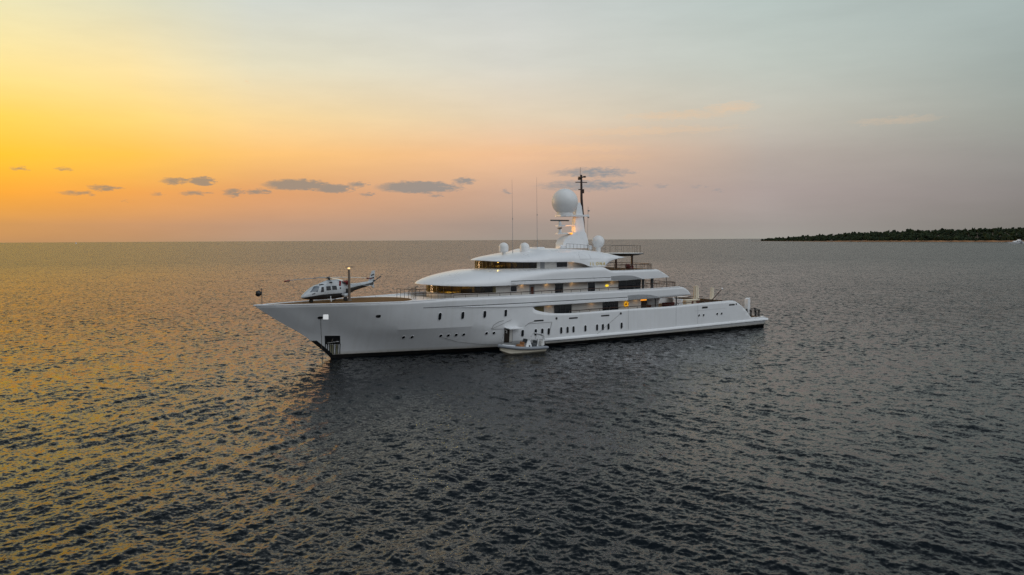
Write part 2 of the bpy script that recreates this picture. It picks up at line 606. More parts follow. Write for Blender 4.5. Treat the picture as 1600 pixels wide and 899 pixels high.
def pchip(xs, ys):
    xs = np.array(xs, float)
    ys = np.array(ys, float)
    h = np.diff(xs)
    d = np.diff(ys) / h
    m = np.zeros(len(xs))
    m[0] = d[0]
    m[-1] = d[-1]
    for i in range(1, len(xs) - 1):
        if d[i - 1] * d[i] > 0:
            w1 = 2 * h[i] + h[i - 1]
            w2 = h[i] + 2 * h[i - 1]
            m[i] = (w1 + w2) / (w1 / d[i - 1] + w2 / d[i])

    def f(x):
        x = np.clip(np.asarray(x, float), xs[0], xs[-1])
        i = np.clip(np.searchsorted(xs, x, side='right') - 1, 0, len(h) - 1)
        t = (x - xs[i]) / h[i]
        return ((1 + 2 * t) * (1 - t) ** 2 * ys[i] + t * (1 - t) ** 2 * h[i] * m[i] + t * t * (3 - 2 * t) * ys[i + 1] + t * t * (t - 1) * h[i] * m[i + 1])
    return f


stem = pchip([-1.5, 0, 1.98, 2.68, 4.03, 5.96, 6.3], [.9, 0, -2.1, -2.97, -5.12, -7.9, -8.35])
Bd = pchip([0, 1.9, 3.9, 5.9, 7.9, 9.9, 13.9, 17.9, 21.9, 27.9, 50, 62, 70], [0, .95, 1.7, 2.5, 3.2, 3.85, 4.75, 5.35, 5.75, 6.0, 6.0, 5.85, 5.5])
Bw = pchip([0, 5, 10, 15, 20, 25, 30, 52, 62], [0, 1.15, 2.45, 3.75, 4.75, 5.35, 5.55, 5.6, 5.3])
zkf = pchip([-8, -3, 1.6, 10, 24], [3.45, 3.16, 3.02, 2.94, 2.94])


def sst(a, b, x):
    t = np.clip((x - a) / (b - a), 0, 1)
    return t * t * (3 - 2 * t)


def hb(x, z):
    x = np.asarray(x, float)
    z = np.asarray(z, float)
    s = np.maximum(x - stem(z), 0)
    zk = zkf(x)
    fk = .60 + .36 * sst(-2.5, 5.5, x)
    fb = np.where(z < zk, fk * np.clip(z / zk, -.3, 1), fk + (1 - fk) * (z - zk) / (6.0 - zk))
    fb = np.clip(fb, -.2, 1.02)
    fm = np.clip(z / 1.0, 0, 1) ** .6
    m = sst(12, 23, x)
    f = (1 - m) * fb + m * fm
    return np.maximum(Bw(s) * (1 - f) + Bd(s) * f, 0.0)


SHIPROOT = empty('motor_yacht', SHIP_O, SHIP_A)
tag(SHIPROOT, 'large white multi-deck motor yacht with a helicopter on its foredeck, anchored on calm sea', 'yacht')
Y = SHIPROOT

# ---- hull shell
XS = np.concatenate([np.linspace(0, 12, 41), np.linspace(12.4, 21.2, 23), np.linspace(21.5, 24.5, 21), np.linspace(25, 44, 39), np.linspace(44.3, 46.55, 11), np.linspace(47, 53.5, 14), np.linspace(53.8, 58.6, 33), np.linspace(59, 61.3, 6)])
zlow = pchip([21.7, 22.0, 22.5, 23.3, 24.7, 26, 27.6, 33.7, 42.2, 46, 50, 54.0, 54.7, 55.4, 56.1, 56.9, 57.6, 58.35, 61.6], [4.68, 4.42, 4.25, 4.07, 3.87, 3.79, 3.75, 3.80, 3.78, 3.88, 3.97, 4.02, 3.95, 3.66, 3.28, 2.72, 2.1, 1.42, 1.41])
zbot = pchip([21.7, 22.3, 30, 35.7, 41.2, 45, 46.55], [4.68, 4.79, 4.81, 4.87, 4.92, 5.02, 5.12])
ztop = pchip([-8, 5, 9, 12, 40, 44.6, 45.2, 45.8, 46.2, 46.55], [5.95, 5.95, 6.02, 6.1, 6.14, 6.2, 6.1, 5.82, 5.52, 5.13])


def shear(X, z):
    return X + float(stem(z)) * max(0.0, 1 - X / 12.0)


def hull_rows(side):
    low, up = [], []
    for X in XS:
        zl = 4.68 if X <= 21.7 else float(zlow(X))
        zk = float(zkf(X))
        zs = [-1.3, -.5, 0, .2, .4, .6, .8, 1.0, 1.35, 1.8, 2.4, zk] + [zk + (zl - zk) * t for t in (.3, .65, 1)]
        if zl <= zk:
            zs = [min(z, zl) for z in zs[:12]] + [zl] * 3
        low.append([(shear(X, z), side * float(hb(shear(X, z), z)), z) for z in zs])
        if X <= 46.56:
            za = 4.68 if X <= 21.7 else float(zbot(X))
            zt = float(ztop(X if X > 12 else X - 7.9 * (1 - X / 12)))
            zz = [za + (zt - za) * t for t in (0, .25, .5, .75, 1)]
            up.append([(shear(X, z), side * float(hb(shear(X, z), z)), z) for z in zz])
    return low, up


mb = MB()
for sd_ in (-1, 1):
    lo, up = hull_rows(sd_)
    mb.grid(lo)
    mb.grid(up)
mb.add([(61.3, -hb(61.3, -.5), -.5), (61.3, hb(61.3, -.5), -.5), (61.3, hb(61.3, 1.0), 1.0), (61.3, -hb(61.3, 1.0), 1.0)], [(0, 1, 2, 3)])
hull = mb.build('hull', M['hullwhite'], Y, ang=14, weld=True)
sol = hull.modifiers.new('shell', 'SOLIDIFY')
sol.thickness = .07
sol.offset = -1


def hull_sheet(name, m, xa, xb, zs, off, parent=Y, sides=(-1,), nx=60, xfn=None):
    b = MB()
    for sd_ in sides:
        rows = []
        for i in range(nx + 1):
            t = i / nx
            row = []
            for z in zs:
                x0 = xa if not callable(xa) else xa(z)
                x1 = xb if not callable(xb) else xb(z)
                x = x0 + (x1 - x0) * t
                row.append((x, sd_ * (float(hb(x, z)) + off), z))
            rows.append(row)
        b.grid(rows)
    return b.build(name, m, parent, ang=30)


hull_sheet('boot_stripe', M['boot'], lambda z: float(stem(z)) - .02, 61.32, [-1.2, -.4, 0, .2, .39], .014, sides=(-1, 1), nx=110)
hull_sheet('stem_guard', M['black'], lambda z: float(stem(z)) - .02, lambda z: float(stem(z)) + .50 + .03 * z, [.395, .8, 1.2, 1.6, 2.0], .02, sides=(-1, 1), nx=8)


def hull_plate(b, poly, off=.02, back=-.03, side=-1):
    n = len(poly)
    b.add([(x, side * (float(hb(x, z)) + off), z) for x, z in poly] + [(x, side * (float(hb(x, z)) + back), z) for x, z in poly],
          [tuple(range(n)), tuple(range(2 * n - 1, n - 1, -1))] + [(k, (k + 1) % n, n + (k + 1) % n, n + k) for k in range(n)])
    return b


def hull_quad(b, tl, tr, br, bl, off=.02, back=-.03, side=-1, nx=6, nz=10):
    rows, inner = [], []
    for i in range(nz + 1):
        t = i / nz
        r0, r1 = [], []
        for k in range(nx + 1):
            w = k / nx
            x = (tl[0] * (1 - w) + tr[0] * w) * (1 - t) + (bl[0] * (1 - w) + br[0] * w) * t
            z = (tl[1] * (1 - w) + tr[1] * w) * (1 - t) + (bl[1] * (1 - w) + br[1] * w) * t
            r0.append((x, side * (float(hb(x, z)) + off), z))
            r1.append((x, side * (float(hb(x, z)) + back), z))
        rows.append(r0)
        inner.append(r1)
    b.grid(rows)
    for k in ((0, 0), (0, nx)):
        b.grid([[r[k[1]] for r in rows], [r[k[1]] for r in inner]])
    b.grid([rows[0], inner[0]])
    b.grid([rows[-1], inner[-1]])
    return b


def stadium(cx, cz, w, h, n=8):
    pts = []
    r = min(w, h) / 2
    for k in range(n + 1):
        a = PI * k / n
        pts.append((cx + r * math.cos(a) if h >= w else cx + (w / 2 - r) + r * math.sin(a), cz + (h / 2 - r) + r * math.sin(a) if h >= w else cz - r * math.cos(a)))
    for k in range(n + 1):
        a = PI + PI * k / n
        pts.append((cx + r * math.cos(a) if h >= w else cx - (w / 2 - r) + r * math.sin(a), cz - (h / 2 - r) + r * math.sin(a) if h >= w else cz - r * math.cos(a)))
    return pts


def port_ring(cx, cz, w, h):
    b = MB()
    o = stadium(cx, cz, w + .10, h + .10)
    i = stadium(cx, cz, w, h)
    n = len(o)
    yo = [(x, -(float(hb(x, z)) + .012), z) for x, z in o]
    ym = [(x, -(float(hb(x, z)) + .045), z) for x, z in i]
    yi = [(x, -(float(hb(x, z)) - .02), z) for x, z in i]
    b.grid([yo, ym, yi], closed=True)
    return b


for cx, cz, w, h in [(10.32, 4.24, .34, .80), (12.91, 4.23, .34, .80), (15.51, 4.23, .34, .80), (18.11, 4.23, .34, .80)] + [(x, 1.83, .34, .78) for x in (20.41, 22.11, 22.99, 23.87, 25.62, 26.53, 27.4, 29.16, 30.93, 31.82, 32.69, 34.75)]:
    p = hull_plate(MB(), stadium(cx, cz, w, h)).build('porthole', M['port'], Y)
    port_ring(cx, cz, w, h).build('porthole_frame', M['white'], p)
for cx, cz in [(6.93, 2.03), (7.81, 2.03), (10.86, 2.03), (11.7, 2.03), (12.56, 2.04), (13.42, 2.04), (16.02, 2.05), (16.88, 2.05), (48.0, 2.33), (48.85, 2.33), (51.4, 2.35), (52.25, 2.35)]:
    p = hull_plate(MB(), stadium(cx, cz, .32, .32)).build('round_porthole', M['port'], Y)
    port_ring(cx, cz, .32, .32).build('porthole_frame', M['white'], p)
for cx, cz, w, h in [(22.5, 3.14, 1.3, .17), (27.4, 3.16, 1.3, .17), (32.2, 3.18, 1.3, .17), (49.1, 3.32, 1.05, .24), (54.3, 3.42, 1.15, .2), (55.2, 3.47, .22, .26)]:
    hull_plate(MB(), stadium(cx, cz, w, h)).build('mooring_slot', M['black'], Y)
for cx, cz, w, h in [(3.83, 4.51, .5, .3), (-1.65, 4.5, .48, .28), (24.97, 3.26, .3, .3), (34.65, 3.31, .3, .3)]:
    hull_plate(MB(), stadium(cx, cz, w, h)).build('fairlead', M['black'], Y)
hull_quad(MB(), (-1.43, 4.83), (-.96, 4.82), (-.86, 4.30), (-1.34, 4.32), .03).build('bow_light', M['lampwhite'], Y)

# anchor pocket and the chafe bars below it
pk = hull_quad(MB(), (-.87, 2.51), (.62, 2.45), (.77, 1.52), (-.72, 1.58), .015).build('anchor_pocket', M['black'], Y)
b = MB()
b.tube([(x, -(float(hb(x, 1.78)) + .10), 1.78 + .05 * math.sin(3 * x)) for x in np.linspace(-.62, .6, 8)], [.02, .07, .05, .06, .05, .06, .08, .02], 6)
b.tube([(-.1, -(float(hb(-.1, 1.8)) + .10), 1.8), (-.06, -(float(hb(-.1, 2.1)) + .08), 2.1)], .06, 6)
b.build('anchor', M['steel'], pk)
khaki = mat('khaki_strip', (.30, .28, .16), .6)
for k in range(8):
    x0, x1 = -.72 + k * .205, -.62 + .05 + k * .2
    hull_quad(MB(), (x0, 1.57), (x0 + .09, 1.57), (x1 + .07, .41), (x1, .41), .022, -.02, nx=2).build('chafe_bar', M['black'], Y)
    if k in (2, 3, 5):
        hull_quad(MB(), (x0 + .095, 1.5), (x0 + .19, 1.5), (x1 + .17, .43), (x1 + .075, .43), .016, -.02, nx=2).build('chafe_strip', khaki, Y)

# rub rail along the after hull
b = MB()
rows = []
for x in np.linspace(23.2, 61.62, 80):
    t = float(sst(23.2, 26.5, x))
    zc = .86 + .18 * float(sst(36, 61, x))
    y = float(hb(x, 1.0))
    d = .02 + .16 * t
    rows.append([(x, -(y - .02), zc + .20), (x, -(y + d * .7), zc + .14), (x, -(y + d), zc + .06), (x, -(y + d), zc - .10), (x, -(y - .12), zc - .22)])
b.grid(rows)
b.grid([[(p[0], -p[1], p[2]) for p in r] for r in rows])
b.build('rub_rail', M['white'], Y, ang=40)
# ledges with a dark groove above them
b, g = MB(), MB()
for sgn in (-1, 1):
    rows, gr = [], []
    for x in np.linspace(8.4, 35.7, 70):
        t = float(sst(8.4, 22, x))
        zt = 5.20
        zb = 4.83 if x > 22 else 5.16 - .33 * t
        y = float(hb(x, 5.0))
        d = .015 + .10 * float(sst(8.4, 14, x))
        rows.append([(x, sgn * (y - .02), zt), (x, sgn * (y + d), zt - .05), (x, sgn * (y + d), zb + .04), (x, sgn * (y - .02), zb)])
        y2 = float(hb(x, 5.24))
        gr.append([(x, sgn * (y2 + .008), 5.205), (x, sgn * (y2 + .008), 5.29)])
    b.grid(rows)
    g.grid(gr)
b.build('side_ledge', M['white'], Y, ang=40)
g.build('side_groove', M['darkgrey'], Y)

# louvred grilles under the ends of the ledges


def louvre(name, pts, x0, yfn, n):
    top = pchip([p[0] for p in pts], [p[1] for p in pts])
    bot = pchip([pts[0][0], pts[-1][0]], [x0, pts[-1][1] - .02])
    xa, xb = pts[0][0], pts[-1][0]
    b = MB()
    rows = []
    for x in np.linspace(xa, xb, 40):
        rows.append([(x, -(yfn(x) + .012), float(bot(x))), (x, -(yfn(x) + .012), float(top(x)))])
    b.grid(rows)
    o = b.build(name, M['grey'], Y)
    s = MB()
    for x in np.linspace(xa + .08, xb - .25, n):
        h0, h1 = float(bot(x)) + .02, float(top(x)) - .02
        if h1 - h0 > .04:
            s.box((x, -(yfn(x) + .035), (h0 + h1) / 2), (.075, .05, h1 - h0))
    s.build('louvre_slats', M['slat'], o)


louvre('louvre_grille', [(35.74, 5.46), (37.2, 5.50), (39.17, 5.42), (40.4, 5.2), (41.15, 4.97)], 4.9, lambda x: float(hb(x, 5.2)), 34)

# decks inside the hull


def deck(b, xa, xb, z, inset, n=40, x_tip=False):
    rows = []
    for i in range(n + 1):
        x = xa + (xb - xa) * i / n
        y = max(0.0, float(hb(x, z)) - inset)
        rows.append([(x, -y, z), (x, 0, z), (x, y, z)])
    b.grid(rows)
    return b


deck(MB(), -7.86, 11.5, 5.95, .02).build('foredeck', M['white'], Y)
b = deck(MB(), 11.5, 44.6, 5.12, .12)
b.add([(11.5, -5.2, 5.12), (11.5, 5.2, 5.12), (11.5, 5.2, 5.95), (11.5, -5.2, 5.95)], [(0, 1, 2, 3)])
b.build('upper_deck_floor', M['teak'], Y)
ceil = deck(MB(), 21.5, 46.4, 4.86, .1)
ceil.build('main_deck_ceiling', M['white'], Y)
deck(MB(), 21.0, 55.2, 2.95, .12).build('main_deck_floor', M['teak'], Y)
# teak helicopter pad with rounded corners
b = MB()
tk = []
xs = np.linspace(-6.6, 9.0, 60)
for x in xs:
    y = max(.02, float(hb(x, 5.95)) - .26)
    if x > 5.5:
        y = min(y, 4.05 * math.sqrt(max(0.0005, 1 - ((x - 5.5) / 3.5) ** 2)))
    tk.append((x, y))
b.grid([[(x, -y, 5.956), (x, 0, 5.96), (x, y, 5.956)] for x, y in tk])
b.build('helipad_deck', M['teak'], Y)
# capping along the bow gunwale
b = MB()
for sgn in (-1, 1):
    b.tube([(X - 7.9 * max(0, 1 - X / 12), sgn * (float(hb(X - 7.9 * max(0, 1 - X / 12), 5.95)) - .03), float(ztop(X - 7.9 * max(0, 1 - X / 12))) + .01) for X in np.linspace(0, 44.5, 90)], .06, 6)
b.build('gunwale_cap', M['white'], Y)

# stern: transom and bathing platform
b = MB()
b.grid([[(53.6, -5.75, 4.0), (53.6, 5.75, 4.0)], [(54.6, -5.7, 3.9), (54.6, 5.7, 3.9)], [(57.4, -5.5, 1.45), (57.4, 5.5, 1.45)], [(57.4, -5.5, .9), (57.4, 5.5, .9)]])
b.build('transom', M['white'], Y)
b = MB()
b.prism([(56.5, -5.6), (61.2, -5.55), (61.7, -5.1), (61.7, 5.1), (61.2, 5.55), (56.5, 5.6)], lambda x, y: (x, y, 1.12), lambda x, y: (x, y, 1.40))
b.build('bathing_platform', M['white'], Y)
b = MB()
b.prism([(57.6, -5.2), (61.0, -5.2), (61.4, -4.9), (61.4, 4.9), (61.0, 5.2), (57.6, 5.2)], lambda x, y: (x, y, 1.40), lambda x, y: (x, y, 1.412))
b.build('platform_teak', M['teak'], Y)


# ---- boarding door in the hull side with its flap
d0 = hull_quad(MB(), (18.09, 2.53), (19.1, 2.49), (19.25, .80), (18.24, .84), .016).build('boarding_door', M['interior'], Y)
hull_quad(MB(), (18.74, 2.44), (19.06, 2.43), (19.21, .84), (18.86, .85), .028, nx=3).build('door_lining', M['cream'], d0)
b = MB()
b.prism([(18.05, -5.62), (19.75, -5.75), (19.95, -6.75), (18.15, -6.65)], lambda x, y: (x, y, 2.56 - .09 * (-y - 5.6)), lambda x, y: (x, y, 2.64 - .09 * (-y - 5.6)))
b.build('door_flap', M['white'], d0)
b = MB()
b.tube([(18.2, -5.66, 2.35), (18.32, -5.78, 2.2), (18.25, -5.72, 2.02), (18.35, -5.74, 1.98)], .06, 6)
b.build('fender_roll', M['cream'], d0)


def hull_line(b, pts, r=.022, off=.03):
    P = []
    for (x0, z0), (x1, z1) in zip(pts[:-1], pts[1:]):
        for t in np.linspace(0, 1, 6):
            x, z = x0 + (x1 - x0) * t, z0 + (z1 - z0) * t
            P.append((x, -(float(hb(x, z)) + off), z))
    b.tube(P, r, 4)


class _L:
    """each line its own mesh"""
    def __init__(self, name, m):
        self.n, self.m = name, m

    def line(self, pts, r=.022, off=.03):
        q = MB()
        hull_line(q, pts, r, off)
        q.build(self.n, self.m, Y)


b = _L('mooring_line', M['rope'])
b.line([(16.5, 2.5), (16.7, 2.95), (17.3, 3.3), (17.9, 3.42)])
b.line([(16.5, 2.5), (18.0, 2.45)])
b.line([(16.55, 2.55), (18.9, 3.45)], .014)
b.line([(20.7, 2.6), (21.2, 2.95), (22.0, 3.12)])
b.line([(21.0, 2.86), (24.3, 2.9), (23.9, 1.3)], .016)
b.line([(34.5, 3.25), (30.9, 1.0)], .014)
b.line([(10.9, 1.9), (13, 1.2), (16, .75), (18, .62)], .016)
b = _L('hull_seam', M['seam'])
for x in (43.9, 47.8, 35.9):
    b.line([(x, 1.25), (x, 3.7)], .014, .004)
b.line([(47.2, 2.95), (53, 3.02)], .012, .004)
b = MB()
b.tube([(-1.62, -1.72, 4.45), (-1.64, -1.86, 2.5), (-1.68, -2.2, -.3)], .03, 5)
b.build('anchor_chain', M['black'], Y)


# ---- deckhouses
def house_path(xt, a, hw, x1, n=22, off=0.0, p=2.2):
    """half outline: from the tip on the centreline round to the side, then aft"""
    pts = []
    for k in range(n + 1):
        t = PI / 2 * k / n
        c, s_ = math.cos(t) ** (2 / p), math.sin(t) ** (2 / p)
        pts.append((xt + a - (a + off) * c, (hw + off) * s_))
    if x1 > xt + a:
        m = max(2, int((x1 - xt - a) / 1.5))
        for k in range(1, m + 1):
            pts.append((xt + a + (x1 - xt - a) * k / m, hw + off))
    return pts


def house_wall(b, xt, a, hw, x1, z0, z1, off=0.0, aft=True, x_from=None):
    h = house_path(xt, a, hw, x1, off=off)
    full = [(x, -y) for x, y in reversed(h)] + [(x, y) for x, y in h[1:]]
    b.grid([[(x, y, z0) for x, y in full], [(x, y, z1) for x, y in full]], closed=aft)
    return full


# upper deck house: solid walls with an open glazed belt round its front
U_ = dict(xt=11.9, a=5.6, hw=4.8)
b = MB()
house_wall(b, 11.9, 5.6, 4.8, 38.95, 5.12, 6.5)
rows = []
for x in (17.14, 38.95):
    rows.append([(x, -4.8, 6.5), (x, -4.8, 7.34)])
b.grid(rows)
b.grid([[(p[0], -p[1], p[2]) for p in r] for r in rows])
b.add([(38.95, -4.8, 5.12), (38.95, 4.8, 5.12), (38.95, 4.8, 7.34), (38.95, -4.8, 7.34)], [(0, 1, 2, 3)])
b.build('upper_deck_house', M['cream'], Y, weld=True)
b = MB()
house_wall(b, 11.9, 5.6, 4.8, 17.14, 6.5, 7.34, off=.02, aft=False)
uw = b.build('panoramic_window', M['clear'], Y)
b = MB()
hp = house_path(11.9, 5.6, 4.8, 17.14)
for sgn in (-1, 1):
    for k in range(0, len(hp), 3):
        x, y = hp[k]
        if x < 17.1 and (y > .05 or sgn > 0):
            MB().box((x, sgn * (y - .03), 6.92), (.07, .07, .83)).build('window_mullion', M['black'], uw)
b = MB()
b.box((16.2, 0.3, 6.92), (1.4, 7.6, .8))
b.box((14.4, -3.6, 6.72), (1.3, .35, .4))
b.box((13.4, 2.2, 6.8), (.25, 1.6, .6))
b.build('saloon_bulkhead', M['panel'], Y)
b = MB()
b.add([(12.4, -3, 6.49), (17, -4.7, 6.49), (17, 4.7, 6.49), (12.4, 3, 6.49)], [(0, 1, 2, 3)])
b.build('saloon_sill', M['panel'], Y)


def wall_window(name, x0, x1, z0, z1, y, m='glass', parent=Y, frame=True, bars=0):
    b = MB()
    b.box(((x0 + x1) / 2, -(y + .012), (z0 + z1) / 2), (x1 - x0, .03, z1 - z0))
    o = b.build(name, M[m], parent)
    if frame:
        f = MB()
        t = .055
        for xx in (x0, x1):
            f.box((xx, -(y + .022), (z0 + z1) / 2), (t, .05, z1 - z0 + t))
        f.box(((x0 + x1) / 2, -(y + .022), z1), (x1 - x0 - t, .05, t))
        f.box(((x0 + x1) / 2, -(y + .022), z0), (x1 - x0 - t, .05, t))
        for k in range(bars):
            f.box((x0 + (x1 - x0) * (k + 1) / (bars + 1), -(y + .018), (z0 + z1) / 2), (.045, .045, z1 - z0 - t))
        f.build('window_frame', M['white'] if bars == 0 else M['darkgrey'], o)
    return o


wall_window('window', 19.42, 20.28, 6.5, 7.16, 4.8)
o = wall_window('side_door', 22.02, 22.72, 5.2, 7.18, 4.8, 'grey', frame=False)
wall_window('door_window', 22.17, 22.57, 6.1, 6.95, 4.83, 'rust', o, frame=False)
wall_window('window', 25.65, 26.75, 6.08, 7.18, 4.8, bars=1)
wall_window('window', 30.45, 31.6, 6.08, 7.2, 4.8)
wall_window('sliding_door', 35.3, 38.85, 5.2, 7.24, 4.8, bars=2)
for x, r in ((39.2, .17), (40.7, .2), (43.2, .04)):
    MB().tube([(x, -4.95, 5.1), (x, -4.95, 7.40)], r, 8).build('aft_pillar', M['darkgrey'], Y)

# main deck house
b = MB()
house_wall(b, 20.5, .3, 4.8, 39.0, 2.95, 4.86)
b.build('main_deck_house', M['cream'], Y)
wall_window('window', 22.6, 24.05, 3.7, 4.68, 4.8, 'litroomglass')
wall_window('window', 25.5, 28.0, 3.1, 4.77, 4.8, bars=2)
wall_window('sliding_door', 32.8, 35.2, 3.1, 4.77, 4.8, bars=3)
b = MB()
b.box((39.6, -4.3, 3.9), (.8, .9, 1.9))
b.build('aft_door_lobby', M['interior'], Y)
b = MB()
b.box((39.4, -4.86, 4.68), (.95, .1, .16), bev=.03)
b.build('amber_light', M['amber'], Y)
for x, y in ((44.6, -5.3), (40.9, -5.4)):
    MB().tube([(x, y, 2.9), (x, y, 4.95)], .09, 8).build('deck_pillar', M['darkgrey'], Y)

# upper deck overhang: whaleback roof running aft as bulwark of the deck above
zl2 = pchip([10.4, 11.5, 13, 16, 33, 38.3, 43.1], [7.46, 7.38, 7.33, 7.29, 7.31, 7.38, 7.48])
zc2 = pchip([10.4, 10.8, 11.4, 12.4, 14.6, 17.1, 18.6, 26, 32.4, 32.9, 33.7, 41.1, 42.1, 42.7, 43.1], [7.50, 7.72, 7.96, 8.26, 8.70, 8.97, 8.98, 8.98, 9.04, 8.84, 8.60, 8.56, 8.16, 7.80, 7.50])
n2 = pchip([10.4, 14, 18, 22, 27, 43.1], [2.0, 2.2, 2.7, 5.5, 12, 14])


def b2(x):
    t = np.clip((x - 10.4) / 7.4, 0, 1)
    return 5.8 * (1 - (1 - t) ** 2.2) ** (1 / 2.0) - .25 * sst(36, 43.1, x)


def shell(name, xs, zl, zc, nf, bf, m, cap_to=None, ang=28, K=28):
    b = MB()
    rows, base = [], []
    for x in xs:
        n = float(nf(x))
        B, z0, z1 = float(bf(x)), float(zl(x)), float(zc(x))
        row = []
        for k in range(2 * K + 1):
            # dense where the superellipse bends
            th = PI * k / (2 * K)
            c, s_ = math.cos(th), math.sin(th)
            row.append((x, -B * math.copysign(abs(c) ** (2 / n), c), z0 + (z1 - z0) * abs(s_) ** (2 / n)))
        rows.append(row)
        if cap_to is None or x <= cap_to:
            base.append([row[0], (x, 0, z0), row[-1]])
    b.grid(rows)
    b.grid(base)
    return b.build(name, m, Y, ang=ang, weld=True)


xs2 = np.concatenate([10.4 + 3.2 * np.linspace(0, 1, 22) ** 2, np.linspace(13.9, 32.2, 42), np.linspace(32.4, 33.9, 12), np.linspace(34.4, 41, 12), np.linspace(41.2, 43.1, 14)])
shell('upper_deck_roof', xs2, zl2, zc2, n2, b2, M['white'])
b, g = MB(), MB()
for sgn in (-1, 1):
    rows, gr = [], []
    for x in np.linspace(18.9, 33.2, 40):
        y = 5.80
        d = .01 + .10 * float(sst(18.9, 20.5, x))
        rows.append([(x, sgn * (y - .02), 7.70), (x, sgn * (y + d), 7.66), (x, sgn * (y + d), 7.36), (x, sgn * (y - .02), 7.30)])
        gr.append([(x, sgn * (y + .006), 7.705), (x, sgn * (y + .006), 7.78)])
    b.grid(rows)
    g.grid(gr)
b.build('roof_ledge', M['white'], Y, ang=40)
g.build('roof_groove', M['darkgrey'], Y)
louvre('louvre_grille', [(33.26, 7.88), (35.0, 7.93), (36.53, 7.86), (37.6, 7.64), (38.34, 7.42)], 7.37, lambda x: 5.80, 34)
# teak on the sun deck behind the bridge
b = MB()
b.grid([[(x, -5.2, 8.608 - .005 * (x - 33.8)), (x, 5.2, 8.608 - .005 * (x - 33.8))] for x in (33.9, 41.0)])
b.build('sun_deck_teak', M['teak'], Y)

# bridge deck house
b = MB()
h = house_path(18.2, 5.4, 4.0, 32.4)
full = [(x, -y) for x, y in reversed(h)] + [(x, y) for x, y in h[1:]]
house_wall(b, 18.2, 5.4, 4.0, 32.4, 8.9, 9.04)
rows = []
for x in (23.55, 32.4):
    rows.append([(x, -4.0, 9.04), (x, -4.0, 9.82)])
b.grid(rows)
b.grid([[(p[0], -p[1], p[2]) for p in r] for r in rows])
b.add([(32.4, -4, 8.5), (32.4, 4, 8.5), (32.4, 4, 10.5), (32.4, -4, 10.5)], [(0, 1, 2, 3)])
b.build('bridge_house', M['cream'], Y, weld=True)
b = MB()
house_wall(b, 18.2, 5.4, 4.0, 23.55, 9.04, 9.86, off=.02, aft=False)
bw = b.build('bridge_window', M['clear'], Y)
b = MB()
hp = house_path(18.2, 5.4, 4.0, 23.55)
for sgn in (-1, 1):
    for k in range(0, len(hp), 2):
        x, y = hp[k]
        if y > .05 or sgn > 0:
            MB().box((x, sgn * (y - .03), 9.45), (.06, .06, .83)).build('window_mullion', M['black'], bw)
b = MB()
b.box((22.9, 0.4, 9.4), (1.0, 7.0, .9))
b.box((20.6, 0, 9.16), (.9, 3.6, .25), bev=.04)
b.box((21.3, -2.2, 9.3), (.5, .5, .55), bev=.05)
b.box((22.0, -2.9, 9.4), (1.6, .8, .9))
b.build('bridge_interior', M['panel'], Y)
for nm_, x, y, z, w in (('saloon_lamp', 13.6, -1.2, 7.2, 42), ('bridge_lamp', 20.4, -.6, 9.70, 20)):
    o = MB().lathe([(.1, z + .05), (.1, z), (.06, z - .02)], (x, y, 0), 12).build(nm_, M['lampwarm'], Y)
    pl = bpy.data.lights.new(nm_ + '_light', 'POINT')
    pl.energy = w
    pl.color = (1, .76, .24)
    pl.shadow_soft_size = .12
    q = bpy.data.objects.new(nm_ + '_light', pl)
    COL.objects.link(q)
    q.parent = o
    q.location = (x, y, z - .12)
wall_window('side_door', 24.1, 24.7, 9.0, 9.78, 4.0, 'grey', frame=False)
wall_window('window', 26.4, 28.0, 9.06, 9.7, 4.0)

# bridge roof with the arched wing that carries the name
zl3 = pchip([17.6, 18.6, 20, 22, 27, 28, 29.2, 29.9, 30.5, 31.2, 33.05, 33.2, 33.4, 33.7, 34.5, 35.4, 36.4], [10.0, 9.90, 9.83, 9.78, 9.75, 9.70, 9.54, 9.36, 9.14, 9.06, 9.06, 9.25, 9.44, 9.62, 9.87, 10.0, 10.12])
zc3 = pchip([17.6, 18.0, 18.8, 20.4, 22.8, 24.2, 25.0, 25.8, 29.7, 32, 34, 35.2, 36.0, 36.4], [10.03, 10.16, 10.36, 10.6, 10.92, 11.08, 11.32, 11.36, 11.22, 11.10, 10.82, 10.5, 10.26, 10.14])
n3 = pchip([17.6, 22, 28, 31, 36.4], [2.0, 2.3, 2.9, 3.3, 3.3])


def b3(x):
    t = np.clip((x - 17.6) / 7.0, 0, 1)
    return 5.0 * (1 - (1 - t) ** 2.2) ** .5


xs3 = np.concatenate([17.6 + 2.4 * np.linspace(0, 1, 18) ** 2, np.linspace(20.3, 28, 24), np.linspace(28.2, 33.0, 30), np.linspace(33.05, 36.4, 30)])
shell('bridge_roof', xs3, zl3, zc3, n3, b3, M['white'], cap_to=28.6)
b = MB()
b.tube([(x, -(5.02), float(zl3(x)) + .03) for x in np.linspace(33.1, 36.3, 24)], .03, 5)
hl = [(29.4, 10.33), (29.2, 9.98), (32.0, 10.02)]
n = 3.0


def y3(x, z):
    z0, z1, nn = float(zl3(x)), float(zc3(x)), float(n3(x))
    t = min(1, max(0, (z - z0) / (z1 - z0)))
    return float(b3(x)) * (1 - t ** nn) ** (1 / nn)


b.tube([(x, -y3(x, 10.0) - .01, 10.0) for x in np.linspace(29.2, 32.2, 10)], .014, 4)
b.tube([(29.2, -y3(29.2, z) - .01, z) for z in np.linspace(10.0, 10.6, 6)], .012, 4)
b.tube([(30.9, -y3(30.9, z) - .01, z) for z in np.linspace(10.0, 10.6, 6)], .012, 4)
b.build('roof_seams', M['seam'], Y)
